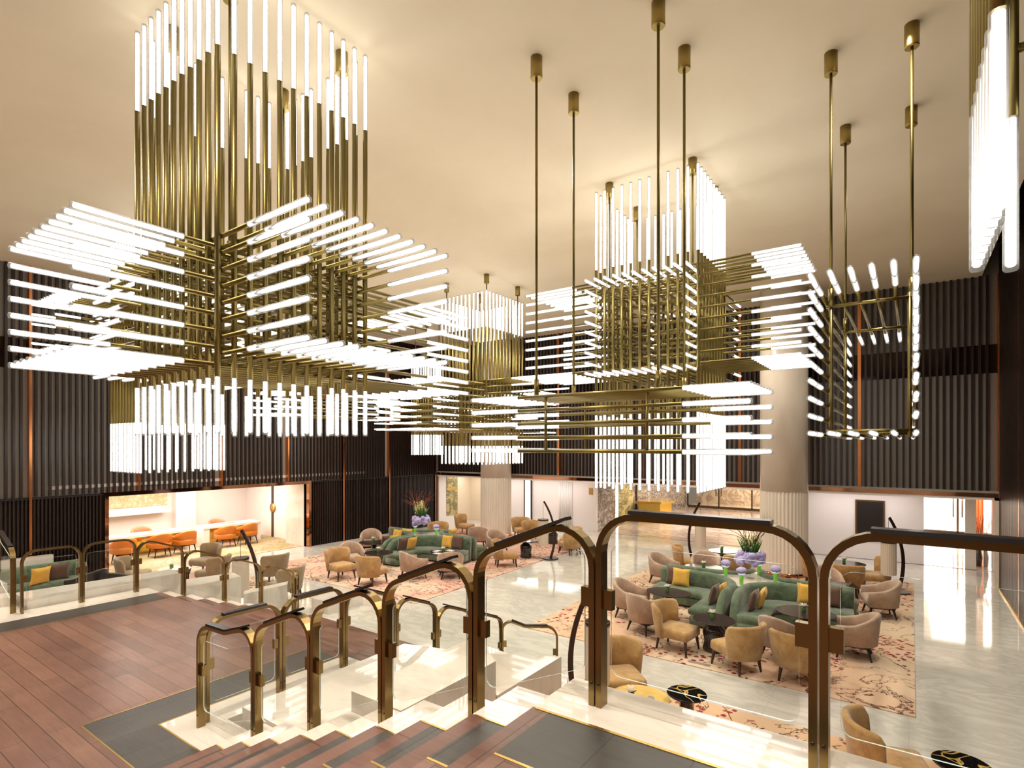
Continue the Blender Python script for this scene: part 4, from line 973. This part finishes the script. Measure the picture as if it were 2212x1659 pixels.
t = round_table(-17.65, 7.55, .42, 'low white round table among the olive chairs', None, 'desk', .40)
link('leg', G().cone((-.2, 0, 0), (-.2, 0, .37), .03, .03), 'steel', t); link('leg', G().cone((.2, .1, 0), (.2, .1, .37), .03, .03), 'steel', t)
t = round_table(-16.95, 7.45, .25, 'small black side table with pale rim beside the low white table', None, 'desk', .52)
link('pedestal', G().box(-.14, .14, -.14, .14, 0, .485), 'black', t)
tag(link('folded_menu', G().add([(-1.2, 15.55, .637), (-.95, 15.6, .637), (-1.0, 15.75, .637), (-1.25, 15.7, .637), (-1.1, 15.57, .76), (-1.15, 15.73, .76)], [(0, 4, 5, 3), (4, 1, 2, 5), (0, 1, 4), (3, 5, 2)]), 'tabletop'), 'dark folded menu on the oval table behind the front sofa', 'menu')
tag(link('folded_napkin', G().box(-1.75, -1.5, 15.35, 15.5, .638, .655), 'yellow'), 'yellow napkin on the oval table behind the front sofa', 'napkin')
# flower cubes
def lily(x, y, z, label, s_=1.0):
    t_ = thing('flower_vase', label, 'vase', (x, y, z), 0, 'small flower vases on the tables'); t_.scale = (s_,)*3
    link('vase', G().rbox(-.04, .04, -.04, .04, 0, .10, .01), 'cubeglass', t_)
    g_ = G()
    for k_ in range(8):
        a = k_*PI/4+.2; g_.cone((0, 0, .11), (.085*math.cos(a), .085*math.sin(a), .15+.03*(k_ % 2)), .016, .004, 6)
    for k_ in range(5): a = k_*1.25; g_.cone((0, 0, .11), (.04*math.cos(a), .04*math.sin(a), .19), .013, .004, 6)
    link('petals', g_, 'lily', t_)
    link('leaves', G().cone((0, 0, .09), (.07, .03, .13), .02, .004, 5).cone((0, 0, .09), (-.06, .04, .12), .02, .004, 5).cone((0, 0, .09), (.0, -.07, .12), .02, .004, 5), 'leaf', t_)
VL = {(x, y): v_ for (x, y, *_), v_ in zip(TB, ['on the oval table before the left front sofa', 'on the black table between two gold chairs', 'on the table crossed by the brass posts', 'on the table with the folded menu',
 'on the table nearest the black board', 'on the pale shining table behind the sofa', 'on the round table by the bowed arc lamp', 'on the foremost black table of the left group', 'on the black table near the slatted wall', 'amid the white place mats', 'on the farthest black urn table', 'on the urn table left of the arc lamp'])}
for (x, y, r, l, bs, tp, el) in TB:
    lily(x-.03, y, .636, 'small green vase with white flower, '+VL[(x, y)], .95)
lily(-3.22, 7.42, .436, 'small green vase with pink white flower on the onyx table'); lily(-17.7, 7.5, .416, 'small green vase on the low white table')
# hydrangea centrepieces
def centre(x, y, z, label, twig, wide, buds):
    t_ = thing('flower_arrangement', label, 'flowers', (x, y, z))
    link('vase', G().lathe([(.09, 0), (.085, .01), (.02, .04), (.02, .12), (.09, .18), (.14, .36), (.12, .46)], n_=20), 'clear', t_)
    g_ = G(); g_.ball((0, 0, .52), .22, .8, 14, 8, .06)
    for k_ in range(46):
        a = random.uniform(0, 2*PI); r = wide*random.uniform(.55, 1); g_.ball((r*math.cos(a), r*math.sin(a), .52+random.uniform(-.13, .13)), random.uniform(.07, .1), .9, 8, 5, .12)
    link('hydrangeas', g_, 'hyd', t_)
    g_ = G()
    for k_ in range(60):
        a = random.uniform(0, 2*PI); r = random.uniform(.05, .16); q = random.uniform(.18, .32)
        g_.cone((r*math.cos(a), r*math.sin(a), .62), ((r+q*.6)*math.cos(a), (r+q*.6)*math.sin(a), .72+q*.9), .022, .003, 4)
    link('leaves', g_, 'leaf', t_)
    g_ = G()
    for k_ in range(34):
        a = random.uniform(0, 2*PI); r = random.uniform(.02, .2); h_ = random.uniform(.95, 1.2) if buds else random.uniform(.9, 1.05)
        g_.cone((r*math.cos(a), r*math.sin(a), .7), (r*1.3*math.cos(a), r*1.3*math.sin(a), h_), .006, .004, 4)
        for j in range(4): g_.ball((r*1.3*math.cos(a)+random.uniform(-.03, .03), r*1.3*math.sin(a)+random.uniform(-.03, .03), h_-.06*j), .026 if buds else .014, 1.4, 6, 4)
    link('buds', g_, 'bud', t_)
    g_ = G()
    for k_ in range(26):
        a = random.uniform(0, 2*PI); p = Vector((.08*math.cos(a), .08*math.sin(a), .8)); d = Vector((.5*math.cos(a), .5*math.sin(a), 1)).normalized()
        for s_ in range(7):
            q = p+d*random.uniform(.10, .16); g_.cone(p, q, .010-.0011*s_, .009-.0011*s_, 4); p = q
            d = (d+Vector((random.uniform(-.5, .5), random.uniform(-.5, .5), random.uniform(-.4, .35)))).normalized()
    link('twigs', g_, twig, t_)
centre(-3.2, 14.62, .756, 'tall arrangement of lilac hydrangeas with thin twigs on the right console', 'twig2', .32, False)
centre(-3.25+OX-.25, 14.55+OY, .756, 'tall arrangement of lilac hydrangeas and red twigs on the left console', 'twig', .3, True)
def bottle(x, y, label):
    t_ = thing('lit_vase', label, 'vase', (x, y, .756), 0, 'glowing green vases with hydrangea heads')
    link('vase', G().lathe([(.045, 0), (.045, .24)], n_=14), 'litgreen', t_)
    link('lower_petals', G().ball((0, 0, .27), .095, .5, 12, 6, .12), 'litpet', t_); link('flower_head', G().ball((0, 0, .33), .12, .75, 12, 7, .12), 'hyd', t_)
for x, y, l in ((-3.75, 14.5, 'glowing green vase at the left of the right console'), (-3.22, 13.85, 'glowing green vase nearest the camera on the right console'), (-2.6, 14.5, 'glowing green vase at the right of the right console'), (-3.1, 15.15, 'glowing green vase at the rear of the right console'),
    (-3.75+OX, 14.5+OY, 'glowing green vase left of the twigs on the left console'), (-2.62+OX-.05, 14.5+OY, 'glowing green vase right of the twigs on the left console')): bottle(x, y, l)
# arc lamps
def arclamp(x, y, rz, label, side=1):
    t_ = thing('arc_floor_lamp', label, 'floor lamp', (x, y, .0), rz, 'bronze arc floor lamps')
    link('base', G().lathe([(.30, 0), (.30, .03), (.28, .045)], n_=32), 'lampbronze', t_)
    path = []
    n_ = 18; R = 2.0
    for i in range(n_+1):
        q = i/n_; zz = .04+2.02*q; xx = .39*zz-.2425*zz*zz
        dx, dz = .39-.485*zz, 1.0; l = math.hypot(dx, dz); d = Vector((dx/l, 0, dz/l)); N3 = Vector((d.z, 0, -d.x))
        w_ = .044-.012*q
        path.append((Vector((xx, 0, zz)), N3*w_, Vector((0, 1, 0))*.02))
    link('arm', G().sweep(path, [(-1, -1), (1, -1), (1, 1), (-1, 1)]), 'lampbronze', t_)
    tip = path[-1][0]; sx_ = tip.x-.02
    link('cord', G().cone((sx_, 0, tip.z-.03), (sx_, 0, 1.42), .005, .005, 6), 'lampbronze', t_)
    g_ = G(); n2 = 48; vs_ = []
    for z in (.50, 1.40):
        for k_ in range(n2): a = 2*PI*k_/n2; rr = .185-(.006 if k_ % 2 else 0); vs_.append((sx_+rr*math.cos(a)*1, rr*math.sin(a), z))
    g_.add(vs_, [(k_, (k_+1) % n2, n2+(k_+1) % n2, n2+k_) for k_ in range(n2)]); link('shade', g_, 'shade', t_)
    link('shade_ring', G().lathe([(.165, 1.37), (.19, 1.37), (.19, 1.42), (.165, 1.42)], n_=32, cx=sx_).box(sx_-.18, sx_+.18, -.01, .01, 1.40, 1.42), 'lampbronze', t_)
arclamp(-10.4, 16.9, AL, 'bronze arc lamp at the edge of the left carpet'); arclamp(-.25, 18.6, AL, 'bronze arc lamp right of the farthest chairs, near the black board')
arclamp(-6.1, 19.4, AL+PI, 'bronze arc lamp behind the gold chair of the right group, bowed left'); arclamp(-3.99, 7.36, AL+PI, 'bronze arc lamp behind the upper landing rail, shade behind the post')
arclamp(-12.58, 7.06, AL, 'dark arc lamp left of the lower flight in front of the reception opening')
tag(link('floor_outlet_plate', G().box(-3.35, -2.95, 10.32, 10.42, .017, .02), 'slatback'), 'small grey floor plate near the front edge of the right carpet', 'plate')
fix_normals()
